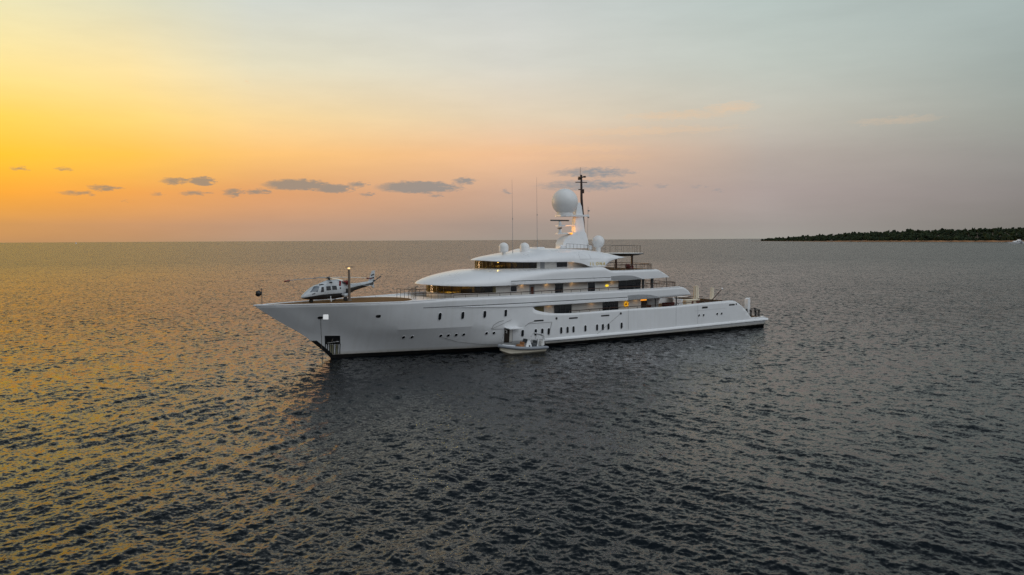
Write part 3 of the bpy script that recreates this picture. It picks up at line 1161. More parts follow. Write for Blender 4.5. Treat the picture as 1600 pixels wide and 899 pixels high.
# the name in gold capitals
nm = []
for ch, x in zip('ILONA', (30.66, 31.05, 31.55, 32.12, 32.66)):
    cu = bpy.data.curves.new('letter', 'FONT')
    cu.body = ch
    cu.size = .52
    cu.extrude = .012
    cu.offset = .006
    tmp = bpy.data.objects.new('letter', cu)
    COL.objects.link(tmp)
    dg = bpy.context.evaluated_depsgraph_get()
    me = bpy.data.meshes.new_from_object(tmp.evaluated_get(dg))
    bpy.data.objects.remove(tmp)
    me.transform(Matrix.Translation((x, -5.03, 9.24)) @ Matrix.Rotation(PI / 2, 4, 'X'))
    nm.append(me)
for me in nm:
    b = MB()
    b.add([v.co for v in me.vertices], [tuple(p.vertices) for p in me.polygons])
    b.build('name_letter', M['gold'], Y)

# round canopy over the sun deck
b = MB()
b.lathe([(.05, 10.13), (1.5, 10.15), (2.5, 10.27), (3.20, 10.44), (3.25, 10.50), (3.18, 10.535), (.05, 10.55)], (39.6, .2, 0), 48)
cn = b.build('sun_deck_canopy', M['darkgrey'], Y, ang=50)
b = MB()
b.lathe([(3.16, 10.537), (3.10, 10.56), (.05, 10.575)], (39.6, .2, 0), 48)
b.build('canopy_top', M['cream'], cn)
for x, y, r in ((37.25, -2, .14), (39.93, -2, .16), (38.6, 2.6, .14)):
    MB().tube([(x, y, 8.5), (x, y, 10.3)], r, 8).build('canopy_pillar', M['rail'], Y)


# ---- railings
STAN = [0]


def rail(name, path, h, step=1.4, bars=1, r=.042, m='rail'):
    P = [Vector(p) for p in path]
    b, s = MB(), MB()
    single = []
    up = Vector((0, 0, h))
    b.tube([p + up for p in P], r, 6)
    for k in range(1, bars):
        b.tube([p + up * (k / bars) for p in P], r * .5, 4)
    dist, nxt = 0.0, 0.0
    for p, q in zip(P[:-1], P[1:]):
        L = (q - p).length
        while nxt <= dist + L + 1e-6:
            c = p + (q - p) * max(0, (nxt - dist) / L)
            if c.y < .5 and STAN[0] < 100:
                single.append(c.copy())
                STAN[0] += 1
            else:
                s.tube([c, c + up], max(r * .65, .018), 5)
            nxt += step
        dist += L
    o = b.build(name, M[m], Y)
    for c in single:
        MB().tube([c, c + up], max(r * .65, .018), 5).build('stanchion', M['stan'], o)
    if s.v:
        s.build('stanchions', M['stan'], o)['kind'] = 'stuff'
    return o


for sgn in (-1, 1):
    rail('side_rail', [(x, sgn * (float(hb(x, 6.0)) - .12), float(ztop(x)) + .02) for x in np.linspace(11.8, 39.0, 40)], .36)
    aft = [(x, sgn * 5.72, 6.15) for x in np.linspace(39.0, 43.6, 6)] + [(44.6, sgn * 5.2, 6.15), (45.0, sgn * 4.4, 6.15)]
    rail('aft_deck_rail', aft, .62, .9, bars=3)
    rail('sun_deck_rail', [(34.3, sgn * 5.2, 8.6)] + [(x, sgn * 5.2, 8.58) for x in np.linspace(36, 40.0, 5)] + [(41.0, sgn * 4.6, 8.58), (41.7, sgn * 3.2, 8.58)], .62, .9, bars=3)
rail('aft_deck_rail', [(45.0, y, 6.15) for y in np.linspace(-4.4, 4.4, 8)], .62, .9, bars=3)
rail('sun_deck_rail', [(41.7, -3.2, 8.58), (42.0, 0, 8.58), (41.7, 3.2, 8.58)], .62, .9, bars=3)
rail('main_deck_rail', [(x, -(float(hb(x, 3.9)) - .2), float(zlow(x)) + .0) for x in np.linspace(27.0, 41.5, 16)], .26, 1.5)
rail('main_deck_rail', [(x, -(float(hb(x, 3.9)) - .2), float(zlow(x)) + .0) for x in np.linspace(41.5, 50.5, 10)], .22, 1.5)
rail('roof_rail', [(x, y, 10.58) for x, y in [(36.9, -1.4), (38.2, -2.4), (39.6, -2.75), (41.2, -2.2), (42.2, -1.0), (42.4, .4), (41.8, 1.9), (40.4, 2.9), (38.6, 2.8)]], .95, .8, bars=1, r=.02, m='stan')
rail('roof_rail', [(x, -1.3, float(zc3(x)) - .12) for x in np.linspace(29.9, 33.4, 8)], .75, .55, bars=1, r=.02, m='stan')
rail('roof_rail', [(x, -1.1, float(zc3(x)) - .12) for x in np.linspace(33.4, 36.4, 6)], 1.0, .7, bars=1, r=.02, m='stan')
# foredeck gate rails in front of the house
rail('foredeck_rail', [(8.4, 1.6, 5.96), (8.7, -.4, 5.96), (9.1, -1.6, 5.96)], 1.0, .75, bars=2, m='stan')
rail('foredeck_rail', [(9.1, -1.6, 5.96), (10.4, -2.4, 5.96), (11.4, -4.2, 5.98), (11.8, -5.45, 6.05)], .62, .9, bars=2)
rail('foredeck_rail', [(9.6, .4, 5.96), (10.6, 1.5, 5.96), (11.2, 2.4, 5.96)], 1.0, .6, bars=3, m='rail')

# ---- mast tower, radome and radars
b = MB()
wedge = [(29.75, 11.25), (29.8, 11.9), (30.05, 12.35), (30.6, 12.72), (31.4, 13.05), (31.95, 13.2), (32.0, 14.6), (32.15, 15.4), (32.3, 16.4), (32.5, 16.95), (32.8, 17.0), (33.05, 16.5), (33.22, 15.4), (33.5, 13.35), (33.65, 13.1), (33.75, 12.0), (33.8, 11.25)]


def tw(x, z):
    return .78 - .42 * float(sst(12.5, 13.4, z)) - .06 * float(sst(13.4, 17, z))


b.prism(wedge, lambda x, z: (x, -tw(x, z), z), lambda x, z: (x, tw(x, z), z))
tower = b.build('mast_tower', M['white'], Y, ang=25)
b = MB()
b.prism([(29.55, -.6), (30.0, -1.05), (31.2, -1.1), (32.4, -.55), (34.3, -.25), (34.4, .25), (32.4, .55), (31.2, 1.1), (30.0, 1.05), (29.55, .6)], lambda x, y: (x, y, 15.2 + .02 * max(0, x - 32)), lambda x, y: (x, y, 15.42 + .04 * max(0, x - 32)))
b.build('mast_platform', M['white'], Y)
b = MB()
b.lathe([(.95, 15.35), (1.02, 15.45), (.98, 15.70)] + [(1.63 * math.cos(t), 17.05 + 1.63 * math.sin(t)) for t in np.linspace(-.90, PI / 2 - .01, 26)], (30.63, 0, 0), 48)
b.build('satellite_dome', M['radome'], Y, ang=30)
b = MB()
for z, x0 in ((14.0, 29.4), (13.05, 29.35)):
    b.prism([(x0, -.3), (31.9, -.45), (31.9, .45), (x0, .3)], lambda x, y: (x, y, z + .02 * (x - 30)), lambda x, y: (x, y, z + .14 + .02 * (x - 30)))
b.build('radar_arms', M['white'], Y)
for z, w, rz in ((14.14, 3.1, .12), (13.19, 1.5, 1.2)):
    b = MB()
    b.lathe([(.22, z), (.24, z + .15), (.19, z + .4), (.1, z + .5)], (29.85, 0, 0), 16)
    o = b.build('radar_unit', M['white'], Y)
    b = MB()
    b.box((29.85, 0, z + .58), (w, .22, .17), rz=rz, bev=.04)
    b.build('radar_scanner', M['darkgrey'], o)
b = MB()
b.tube([(33.62, 0, 12.9), (33.55, 0, 14.6), (33.35, 0, 16.2), (33.25, 0, 17.5), (33.22, 0, 20.3)], [.13, .15, .17, .16, .12], 10)
b.box((33.2, 0, 19.55), (1.55, .12, .10), rz=-.3)
b.box((33.2, 0, 18.63), (.75, .12, .12), rz=-.3)
b.box((33.5, -.05, 18.4), (.16, .16, .45))
b.box((33.2, 0, 20.2), (.6, .5, .12))
b.box((33.65, -.1, 20.25), (.35, .25, .22), bev=.05)
b.box((32.95, .1, 20.0), (.3, .25, .3), bev=.05)
b.lathe([(.13, 20.3), (.15, 20.42), (.06, 20.5)], (33.2, 0, 0), 10)
b.tube([(33.05, 0, 20.3), (33.05, 0, 21.45)], .022, 5)
b.build('signal_mast', mat('dark_brown_paint', (.035, .018, .016), .5), Y)
b = MB()
b.tube([(34.2, 0, 11.2), (34.28, 0, 15.5), (34.3, 0, 16.5)], .02, 5)
b.tube([(34.3, 0, 15.5), (34.3, 0, 15.95)], .03, 6)
b.lathe([(.02, 15.9), (.14, 15.95), (.16, 16.02), (.03, 16.08)], (34.4, 0, 0), 10)
b.lathe([(.02, 15.05), (.12, 15.1), (.13, 15.2), (.03, 15.3)], (34.35, 0, 0), 10)
b.build('wind_sensors', M['grey'], Y)
# the amber flood lamp at the foot of the tower
fl = MB().box((31.25, -.55, 13.1), (.3, .3, .16), bev=.04).build('mast_flood_lamp', M['amber'], Y)
ld = bpy.data.lights.new('mast_flood', 'SPOT')
ld.energy = 130
ld.color = (1, .34, .02)
ld.spot_size = math.radians(75)
ld.shadow_soft_size = .15
lo_ = bpy.data.objects.new('mast_flood', ld)
COL.objects.link(lo_)
lo_.parent = fl
lo_.location = (30.5, -1.2, 13.0)
lo_.rotation_euler = (Vector((31.85, -.2, 14.6)) - Vector((30.5, -1.2, 13.0))).to_track_quat('-Z', 'Y').to_euler()

# small domes and whip aerials
for x, y, z0, r, zt in ((20.95, -1.0, 10.6, .58, 11.0), (23.9, -1.0, 10.9, .58, 10.98)):
    b = MB()
    b.lathe([(.2, z0 - .1), (.22, zt - .12), (r * .86, zt - .04), (r * .97, zt + .06), (r, zt + .5)] + [(r * math.cos(t), zt + .5 + r * .92 * math.sin(t)) for t in np.linspace(.1, PI / 2 - .02, 12)], (x, y, 0), 28)
    b.build('small_dome', M['radome'], Y, ang=30)
b = MB()
b.lathe([(.3, 10.7), (.34, 11.25), (.4, 11.4)] + [(.80 * math.cos(t), 12.05 + .80 * math.sin(t)) for t in np.linspace(-1.0, PI / 2 - .02, 20)], (34.9, -1.3, 0), 32)
b.build('aft_dome', M['radome'], Y, ang=30)
for x, zb, zt in ((21.9, 10.7, 19.4), (25.4, 11.2, 19.8)):
    b = MB()
    b.tube([(x, -1.5, zb), (x, -1.5, zb + .6), (x - .02, -1.5, zb + 4), (x - .05, -1.5, zt)], [.05, .03, .02, .010], 6)
    b.tube([(x, -1.5, zb + 4.0), (x, -1.5, zb + 4.2)], .05, 6)
    b.build('whip_aerial', M['grey'], Y)
b = MB()
b.box((29.6, -.9, 11.45), (.9, .6, .5), bev=.15)
b.box((34.1, -.7, 11.3), (.5, .5, .6), bev=.1)
b.box((25.9, -.6, 11.35), (1.2, 2.0, .22), bev=.08)
b.build('roof_housings', M['white'], Y)

# ---- deck lamps that glow on the house walls
for x, y, z in ((20.9, -5.15, 7.26), (24.3, -5.15, 7.26), (27.9, -5.15, 7.26), (34.0, -5.15, 7.28), (24.7, -5.2, 4.82), (31.0, -5.2, 4.82), (38.1, -5.2, 4.82), (28.6, -4.4, 9.68)):
    b = MB()
    b.lathe([(.09, z + .04), (.09, z), (.07, z - .02)], (x, y, 0), 12)
    o = b.build('deck_lamp', M['lampwarm'], Y)
    pl = bpy.data.lights.new('deck_lamp_light', 'POINT')
    pl.energy = 1.1
    pl.color = (1, .55, .2)
    pl.shadow_soft_size = .06
    q = bpy.data.objects.new('deck_lamp_light', pl)
    COL.objects.link(q)
    q.parent = o
    q.location = (x, y + .08, z - .1)
b = MB()
b.lathe([(.26, -.03), (.28, 0), (.24, .04), (.12, .05)], (0, 0, 0), 20, axis='y')
b.v = [(33.42 + p[0], -4.84 - p[1], 6.7 + p[2] * .5) for p in b.v]
wl = b.build('wall_lamp', M['yellowlamp'], Y)
# ---- bow: light mast with cross lamp, jackstaff
b = MB()
b.tube([(2.1, -.17, 5.95), (2.1, -.17, 9.35)], [.14, .12], 10)
b.lathe([(.2, 5.95), (.26, 5.97), (.24, 6.1)], (2.1, -.17, 0), 12)
b.box((2.1, -.17, 9.57), (.95, .3, .07))
b.build('foredeck_light_mast', M['mastbrown'], Y)
b = MB()
b.lathe([(.12, 9.35), (.13, 9.5), (.08, 9.52)], (2.1, -.17, 0), 12)
b.build('mast_lamp', M['lampwarm'], Y)
b = MB()
b.tube([(-7.05, 0, 5.9), (-7.05, 0, 7.65)], .035, 6)
b.build('jackstaff', M['darkgrey'], Y)
# ---- stern: gangway, ensign staff
b = MB()
b.prism([(60.45, -3.35), (60.95, -3.35), (60.95, -2.75), (60.45, -2.75)], lambda x, y: (x, y, 1.42), lambda x, y: (x, y, 3.75 + .35 * (x - 60.45)))
b.build('stern_gangway', M['white'], Y)
b = MB()
b.tube([(54.3, -2.4, 3.9), (56.2, -2.4, 5.3)], [.08, .05], 8)
es_ = b.build('ensign_staff', M['rail'], Y)
b = MB()
b.lathe([(.02, 5.22), (.12, 5.28), (.14, 5.36), (.1, 5.45), (.02, 5.48)], (56.22, -2.4, 0), 12)
b.build('staff_truck', M['white'], es_)
rail('stern_rail', [(59.0, -5.15, 1.41), (60.9, -5.15, 1.41), (61.4, -4.7, 1.41), (61.4, -2.5, 1.41), (61.4, 4.6, 1.41)], .95, .8, bars=2, m='stan')
rail('stern_rail', [(50.2, 1.2, 3.0), (53.4, 1.2, 3.0), (54.5, -.4, 3.0)], 1.2, 1.0, bars=2)
for x, y in ((59.75, -4.5), (60.9, -4.35), (61.1, -4.75)):
    MB().lathe([(.17, 1.4), (.11, 1.6), (.11, 2.1), (.2, 2.2), (.16, 2.36)], (x, y, 0), 12).build('capstan', M['black'], Y)


# ------------------------------------------------------------------ loose things aboard
def thing(name, label, cat, x, y, z, rz=0.0, group=None):
    o = on_ship(name, x, y, z, rz)
    tag(o, label, cat, group)
    return o


# anchor ball at the jackstaff
t = thing('anchor_ball', 'black anchor ball hoisted on the short staff at the very bow', 'day signal', -7.05, 0, 0)
b = MB()
b.lathe([(.31 * math.cos(q) + .001, 7.13 + .31 * math.sin(q)) for q in np.linspace(-PI / 2, PI / 2, 14)], (-.34, 0, 0), 20)
b.build('ball', M['black'], t)
MB().tube([(-.04, 0, 7.48), (-.34, 0, 7.44)], .012, 4).build('halyard', M['rope'], t)
# lifebuoy
t = thing('lifebuoy', 'bright yellow round lifebuoy on the main deck wall near the aft doors', 'lifebuoy', 36.5, -4.86, 4.28)
b = MB()
b.tube([(.25 * math.cos(q), -.05, .27 * math.sin(q)) for q in np.linspace(0, 2 * PI, 28, endpoint=False)], .10, 10, closed=True)
b.build('ring', M['yellow'], t)
b = MB()
for q in (0, PI / 2, PI, 3 * PI / 2):
    b.box((.25 * math.cos(q), -.05, .27 * math.sin(q)), (.1, .22, .22), ry=-q)
b.build('band', mat('orange_band', (.75, .22, .02), .5), t)
MB().lathe([(.14, 0), (.14, .03), (.12, .04)], (0, -.05, 0), 16, axis='y').build('holder', mat('amber_holder', (.55, .28, .02), .5), t)
# folded parasols
for i, (x, y, h, lab) in enumerate([(53.6, .0, 2.7, 'wider folded cream parasol nearest the upper deck overhang'), (57.1, .3, 2.3, 'narrower folded cream parasol nearest the stern')]):
    t = thing('parasol', lab, 'parasol', x, y, 2.95, 0, 'folded parasols on the aft deck')
    MB().lathe([(.3, 0), (.3, .07), (.05, .1)], (0, 0, 0), 16).build('base', M['darkgrey'], t)
    MB().tube([(0, 0, .05), (0, 0, h + .15)], .035, 8).build('pole', M['rail'], t)
    b = MB()
    rows = []
    for k, z in enumerate(np.linspace(.45, h + .1, 8)):
        r = (.40 if i == 0 else .27) * (1 - .40 * k / 7) + .02
        rows.append([((r + .05 * math.cos(8 * q)) * math.cos(q), (r + .05 * math.cos(8 * q)) * math.sin(q), z) for q in np.linspace(0, 2 * PI, 32, endpoint=False)])
    b.grid(rows, closed=True)
    b.f.append(tuple(range(len(b.v) - 32, len(b.v))))
    b.build('cloth', M['canvas'], t, ang=60)


def sofa(name, label, cat, x, y, z, L, m, rz=0.0, w=.95, hgt=.85):
    t = thing(name, label, cat, x, y, z, rz)
    MB().box((0, 0, .18), (L, w, .28), bev=.04).build('base', M['darkgrey'], t)
    MB().box((0, -.05, .40), (L - .1, w - .1, .18), bev=.06).build('seat', m, t)
    MB().box((0, w / 2 - .1, .62), (L, .2, hgt - .3), bev=.06).build('backrest', m, t)
    for sg in (-1, 1):
        MB().box((sg * (L / 2 - .09), 0, .5), (.18, w - .2, .4), bev=.05).build('armrest', m, t)
    return t


sofa('sofa', 'dark red sofa on the open main deck below the upper deck overhang', 'sofa', 45.2, -3.6, 2.95, 2.2, M['redcush'], hgt=1.15)
sofa('armchair', 'dark brown armchair beside the white bar on the main deck', 'armchair', 41.0, -4.2, 2.95, 1.1, M['rust'], hgt=1.0)
sofa('lounge_seat', 'dark red seat under the round sun deck canopy', 'seat', 38.3, -3.4, 8.3, .75, M['redcush'], hgt=.9)
t = thing('deck_bar', 'white rounded bar counter on the main deck aft of the doors', 'bar counter', 42.8, -2.6, 2.95)
b = MB()
b.prism([(1.15 * math.cos(q) * (1 if abs(math.cos(q)) < .99 else 1), .55 * math.sin(q)) for q in np.linspace(0, 2 * PI, 24, endpoint=False)], lambda x, y: (x, y, 0), lambda x, y: (x, y, 1.35))
b.build('counter', M['white'], t)
b = MB()
b.prism([(1.3 * math.cos(q), .68 * math.sin(q)) for q in np.linspace(0, 2 * PI, 28, endpoint=False)], lambda x, y: (x, y, 1.35), lambda x, y: (x, y, 1.62))
b.build('bar_top', M['white'], t)
t = thing('sun_lounger', 'white cushioned sunbed on the aft main deck beneath the overhang', 'sunbed', 47.0, -2.4, 2.95)
MB().box((0, 0, .3), (1.9, 1.6, .5), bev=.06).build('base', M['cream'], t)
MB().box((0, 0, .68), (1.95, 1.65, .26), bev=.09).build('mattress', M['white'], t)
MB().box((.75, 0, 1.05), (.3, 1.6, .6), ry=.3, bev=.08).build('backrest', M['white'], t)
t = thing('deck_box', 'cream storage locker on the aft deck at the foot of the folded parasol', 'locker', 51.6, -.8, 2.95)
MB().box((0, 0, .45), (2.6, 1.2, .9), bev=.05).build('chest', M['canvas'], t)
MB().box((0, 0, .95), (2.7, 1.3, .1), bev=.03).build('lid', M['canvas'], t)
for k, (x, y) in enumerate(((49.0, -4.2), (50.0, -4.1))):
    t = thing('deck_chair', ['dark wicker deck chair nearer the sunbed on the aft deck', 'dark wicker deck chair nearer the cream locker on the aft deck'][k], 'chair', x, y, 2.95, .4 - .5 * k, 'wicker chairs on the aft deck')
    MB().box((0, 0, .42), (.55, .55, .1), bev=.03).build('seat', M['rust'], t)
    MB().box((0, .26, .78), (.55, .07, .65), bev=.02).build('backrest', M['rust'], t)
    for sx in (-1, 1):
        for sy in (-1, 1):
            MB().tube([(sx * .24, sy * .24, 0), (sx * .24, sy * .24, .4)], .025, 6).build('leg', M['darkgrey'], t)
for k, (x, y, w) in enumerate(((59.0, -4.75, .9), (61.2, -4.3, .6))):
    t = thing('platform_chair', ['dark folding chair on the bathing platform beside the hull curve', 'dark folding chair at the end of the bathing platform by the rail'][k], 'chair', x, y, 1.412, .3 + k, 'chairs on the bathing platform')
    MB().box((0, 0, .42), (.5, .5, .06)).build('seat', M['black'], t)
    MB().box((0, .25, .82), (.5, .05, .6), rx=-.15).build('backrest', M['black'], t)
    for sx in (-1, 1):
        MB().tube([(sx * .22, -.22, 0), (sx * .22, .22, .42)], .025, 6).build('leg', M['steel'], t)
        MB().tube([(sx * .22, .22, 0), (sx * .22, -.22, .42)], .025, 6).build('leg', M['steel'], t)

# ------------------------------------------------------------------ helicopter
H = thing('helicopter', 'silver white helicopter with red rotor tip covers parked on the teak foredeck', 'helicopter', .15, .5, 5.962, math.radians(16.5))
US = [-3.54, -3.42, -3.1, -2.6, -2.1, -1.6, -1.0, 0, 1.0, 1.8, 2.5, 3.1, 3.9, 5.0, 5.9]
hz = pchip(US, [.62, .66, .74, .86, .98, 1.06, 1.10, 1.12, 1.12, 1.16, 1.26, 1.36, 1.47, 1.62, 1.74])
hh = pchip(US, [.03, .14, .29, .49, .66, .77, .82, .83, .82, .73, .55, .42, .33, .27, .20])
hw = pchip(US, [.03, .17, .34, .54, .68, .74, .77, .77, .76, .70, .54, .38, .29, .22, .15])


def fus(u, th, off=0.0):
    n = 2.5
    c, s_ = math.cos(th), math.sin(th)
    return (u, (float(hw(u)) + off) * math.copysign(abs(c) ** (2 / n), c), float(hz(u)) + (float(hh(u)) + off) * math.copysign(abs(s_) ** (2 / n), s_))


uu = np.concatenate([np.linspace(-3.54, -2.0, 16), np.linspace(-1.9, 3.2, 36), np.linspace(3.4, 5.9, 12)])
b = MB()
b.grid([[fus(u, q) for q in np.linspace(0, 2 * PI, 36, endpoint=False)] for u in uu], closed=True)
b.f.append(tuple(range(35, -1, -1)))
b.f.append(tuple(len(b.v) - 36 + k for k in range(36)))
body = b.build('fuselage', M['heli'], H, ang=40)
b = MB()
b.grid([[fus(u, q, .012) for q in np.linspace(PI + .24, 2 * PI - .24, 18)] for u in np.linspace(-3.45, 5.8, 60)])
b.build('belly_stripe', M['helidark'], body, ang=60)
b = MB()
for q0 in (PI + .12, 2 * PI - .12):
    b.grid([[fus(u, q, .012) for q in np.linspace(q0 - .24, q0 + .20, 7)] for u in np.linspace(1.6, 5.8, 30)])
b.build('tail_stripe', M['helidark'], body)
# engine cowling
b = MB()
cw = pchip([-1.7, -1.3, -.7, 0, .8, 1.6, 2.2, 2.7], [.05, .30, .50, .60, .64, .60, .44, .12])
ct = pchip([-1.7, -1.3, -.7, 0, .8, 1.6, 2.2, 2.7], [1.76, 1.94, 2.14, 2.30, 2.30, 2.20, 1.98, 1.70])
rows = []
for u in np.linspace(-1.7, 2.7, 30):
    rows.append([(u, float(cw(u)) * math.cos(q), 1.35 + (float(ct(u)) - 1.35) * max(0, math.sin(q)) ** .7) for q in np.linspace(PI, 0, 20)])
b.grid(rows)
b.build('engine_cowling', M['heli'], H, ang=40)


def fus_patch(name, uv, m, parent=body, off=.016, N=8):
    """panel following the fuselage; uv gives its four corners as (u, angle)"""
    b = MB()
    rows = []
    for i in range(N + 1):
        t = i / N
        row = []
        for k in range(N + 1):
            w = k / N
            u = (uv[0][0] * (1 - w) + uv[1][0] * w) * (1 - t) + (uv[3][0] * (1 - w) + uv[2][0] * w) * t
            q = (uv[0][1] * (1 - w) + uv[1][1] * w) * (1 - t) + (uv[3][1] * (1 - w) + uv[2][1] * w) * t
            row.append(fus(u, q, off))
        rows.append(row)
    b.grid(rows)
    return b.build(name, m, parent, ang=60)


M['canopy'] = mat('helicopter_glass', (.05, .075, .10), .05, spec=1.0)
for sg in (-1, 1):
    A = (lambda q: PI - q) if sg < 0 else (lambda q: q)
    fus_patch('windscreen', [(-2.78, A(.62)), (-1.98, A(.12)), (-1.62, A(.85)), (-2.05, A(1.45))], M['canopy'])
    fus_patch('cockpit_window', [(-1.62, A(.02)), (-1.25, A(.02)), (-1.2, A(.62)), (-1.45, A(.62))], M['glass'])
    fus_patch('cabin_window', [(-.92, A(.10)), (-.35, A(.10)), (-.33, A(.62)), (-.9, A(.62))], M['glass'])
    fus_patch('cabin_window', [(-.18, A(.10)), (.42, A(.10)), (.42, A(.62)), (-.16, A(.62))], M['glass'])
    fus_patch('round_window', [(.78, A(.16)), (.95, A(.14)), (.97, A(.34)), (.80, A(.36))], M['glass'])
    fus_patch('roof_window', [(-1.55, A(1.05)), (-1.0, A(1.0)), (-1.0, A(1.3)), (-1.5, A(1.35))], M['glass'])
    fus_patch('nose_intake', [(-2.55, A(.0)), (-2.25, A(.0)), (-2.25, A(.1)), (-2.55, A(.1))], M['black'])
    # exhaust with its red cover, and air intake
    b = MB()
    b.tube([(1.35, sg * .45, 1.98), (1.75, sg * .68, 2.02)], .17, 12)
    ex = b.build('exhaust_pipe', M['darkgrey'], H)
    MB().tube([(1.68, sg * .66, 2.02), (1.82, sg * .74, 2.0), (1.84, sg * .75, 1.72)], .19, 10).build('exhaust_cover', M['redcover'], ex)
    MB().box((.95, sg * .60, 1.88), (.22, .12, .55), rx=sg * .2, ry=.25, bev=.04).build('intake_cover', M['redcover'], H)
    MB().box((-.15, sg * .5, 2.02), (.3, .08, .12)).build('intake_grille', M['black'], H)
# sponsons and wheels
for sg in (-1, 1):
    b = MB()
    b.tube([(1.1, sg * .72, .72), (1.2, sg * .95, .62), (1.75, sg * .98, .66), (2.1, sg * .8, .78)], [.1, .2, .18, .06], 10)
    b.build('sponson', M['heli'], H)
    b = MB()
    b.tube([(1.25, sg * .92, .6), (1.3, sg * .98, .22)], .05, 8)
    g_ = b.build('main_gear', M['steel'], H)
    b = MB()
    b.lathe([(.08, -.09), (.2, -.09), (.24, -.05), (.24, .05), (.2, .09), (.08, .09)], (1.3, sg * 1.02, .24), 18, axis='y')
    b.build('wheel', M['rubber'], g_)
b = MB()
b.tube([(-2.25, 0, .55), (-2.3, 0, .2)], .05, 8)
g_ = b.build('nose_gear', M['steel'], H)
b = MB()
for s_ in (-.09, .09):
    b.lathe([(.05, -.05), (.17, -.05), (.19, -.02), (.19, .02), (.17, .05), (.05, .05)], (-2.3, s_, .19), 16, axis='y')
b.build('wheel', M['rubber'], g_)
MB().box((-.35, -.86, .28), (.55, .22, .05)).build('boarding_step', M['white'], H)
MB().tube([(-.45, -.80, .6), (-.5, -.98, .05)], .045, 6).build('step_strut', M['white'], H)
# tail
b = MB()
b.prism([(5.15, 1.66), (5.45, 2.35), (5.75, 3.05), (6.15, 3.08), (6.05, 2.3), (5.95, 1.75), (6.05, 1.2), (5.85, 1.18), (5.5, 1.55)], lambda x, z: (x, -.055, z), lambda x, z: (x, .055, z))
fin = b.build('tail_fin', M['heli'], H)
b = MB()
for z0 in (2.1, 2.45):
    for s_ in (-.06, .06):
        b.add([(5.40 + .4 * (z0 - 2.1), s_, z0), (6.0, s_, z0 + .12), (6.0, s_, z0 + .28), (5.46 + .4 * (z0 - 2.1), s_, z0 + .16)], [(0, 1, 2, 3)])
b.build('fin_stripe', M['helidark'], fin)
b = MB()
b.prism([(4.1, 0), (4.3, -1.25), (4.72, -1.3), (4.75, 0), (4.72, 1.3), (4.3, 1.25)], lambda x, y: (x, y, 1.50), lambda x, y: (x, y, 1.56))
b.build('stabiliser', M['heli'], H)
b = MB()
b.tube([(5.9, -.05, 1.98), (5.9, -.36, 1.98)], .07, 8)
tr = b.build('tail_rotor_hub', M['darkgrey'], H)
for k in range(2):
    b = MB()
    a = .5 + k * PI
    b.prism([(.08, -.05), (.95, -.07), (.95, .07), (.08, .05)], lambda r, w: (5.9 + r * math.cos(a) - w * math.sin(a), -.34, 1.98 + r * math.sin(a) + w * math.cos(a)), lambda r, w: (5.9 + r * math.cos(a) - w * math.sin(a), -.37, 1.98 + r * math.sin(a) + w * math.cos(a)))
    b.build('tail_rotor_blade', M['darkgrey'], tr)
# main rotor
b = MB()
b.lathe([(.13, 2.15), (.12, 2.38), (.3, 2.42), (.34, 2.52), (.18, 2.6), (.05, 2.64)], (0, 0, 0), 20)
hub = b.build('rotor_hub', M['darkgrey'], H)
for k in range(4):
    a = math.radians(-16.5) + k * PI / 2
    ca, sa = math.cos(a), math.sin(a)

    def bl(r, w, dz, ca=ca, sa=sa):
        return (r * ca - w * sa, r * sa + w * ca, 2.52 - .010 * r * r + dz)
    b = MB()
    rows = []
    for r in np.linspace(.3, 4.7, 14):
        w = .08 if r < .6 else .20
        rows.append([bl(r, -w, 0), bl(r, 0, .04), bl(r, w, 0), bl(r, 0, -.03)])
    b.grid(rows, closed=True)
    bo = b.build('rotor_blade', M['heli'] if k in (0, 3) else M['grey'], hub)
    b = MB()
    rows = []
    for r in np.linspace(4.18, 4.76, 4):
        rows.append([bl(r, -.19, 0), bl(r, 0, .05), bl(r, .19, 0), bl(r, .05, -.10), bl(r, -.05, -.10)])
    b.grid(rows, closed=True)
    b.f += [tuple(range(4, -1, -1)), tuple(range(len(b.v) - 5, len(b.v)))]
    b.build('blade_cover', M['redcover'], hub)
tipA = math.radians(-16.5) + PI
MB().tube([(4.4 * math.cos(tipA), 4.4 * math.sin(tipA), 2.2), (-3.2, .0, .75)], .014, 4).build('tie_down_line', M['rope'], H)
MB().tube([(5.0, -.3, 1.4), (5.6, -1.0, .05)], .014, 4).build('tie_down_line', M['rope'], H)

# ------------------------------------------------------------------ tender (rigid inflatable) alongside
T = on_ship('tender_boat', 18.55, -8.45, 0)
tag(T, 'small grey and cream inflatable tender boat lying alongside the yacht boarding door', 'tender boat')
T.scale = (.93, .96, 1.0)
tb = pchip([-3.2, -2.9, -2.3, -1.2, 0, 3.0], [.02, .35, .75, 1.0, 1.08, 1.05])
tz = pchip([-3.2, -2.4, -1.0, 1, 3.0], [1.02, .92, .74, .60, .56])
b = MB()
rows = []
for x in np.linspace(-3.05, 2.85, 30):
    w = max(.02, float(tb(x)) - .1)
    kz = -.35 + .75 * float(sst(-1.4, -3.1, x)) if False else -.35 + .95 * float(np.clip((-1.2 - x) / 1.9, 0, 1)) ** 1.6
    rows.append([(x, -w, float(tz(x))), (x, -w * .93, .2 + .55 * max(0, kz + .1)), (x, 0, kz), (x, w * .93, .2 + .55 * max(0, kz + .1)), (x, w, float(tz(x)))])
b.grid(rows)
b.f.append(tuple(range(len(b.v) - 5, len(b.v))))
b.build('boat_hull', M['ribhull'], T, ang=30)
b = MB()
path = [(x, -float(tb(x)), float(tz(x))) for x in np.linspace(3.0, -3.0, 22)] + [(-3.2, 0, 1.03)] + [(x, float(tb(x)), float(tz(x))) for x in np.linspace(-3.0, 3.0, 22)]
b.tube(path, [.10] + [.175] * 43 + [.10], 12)
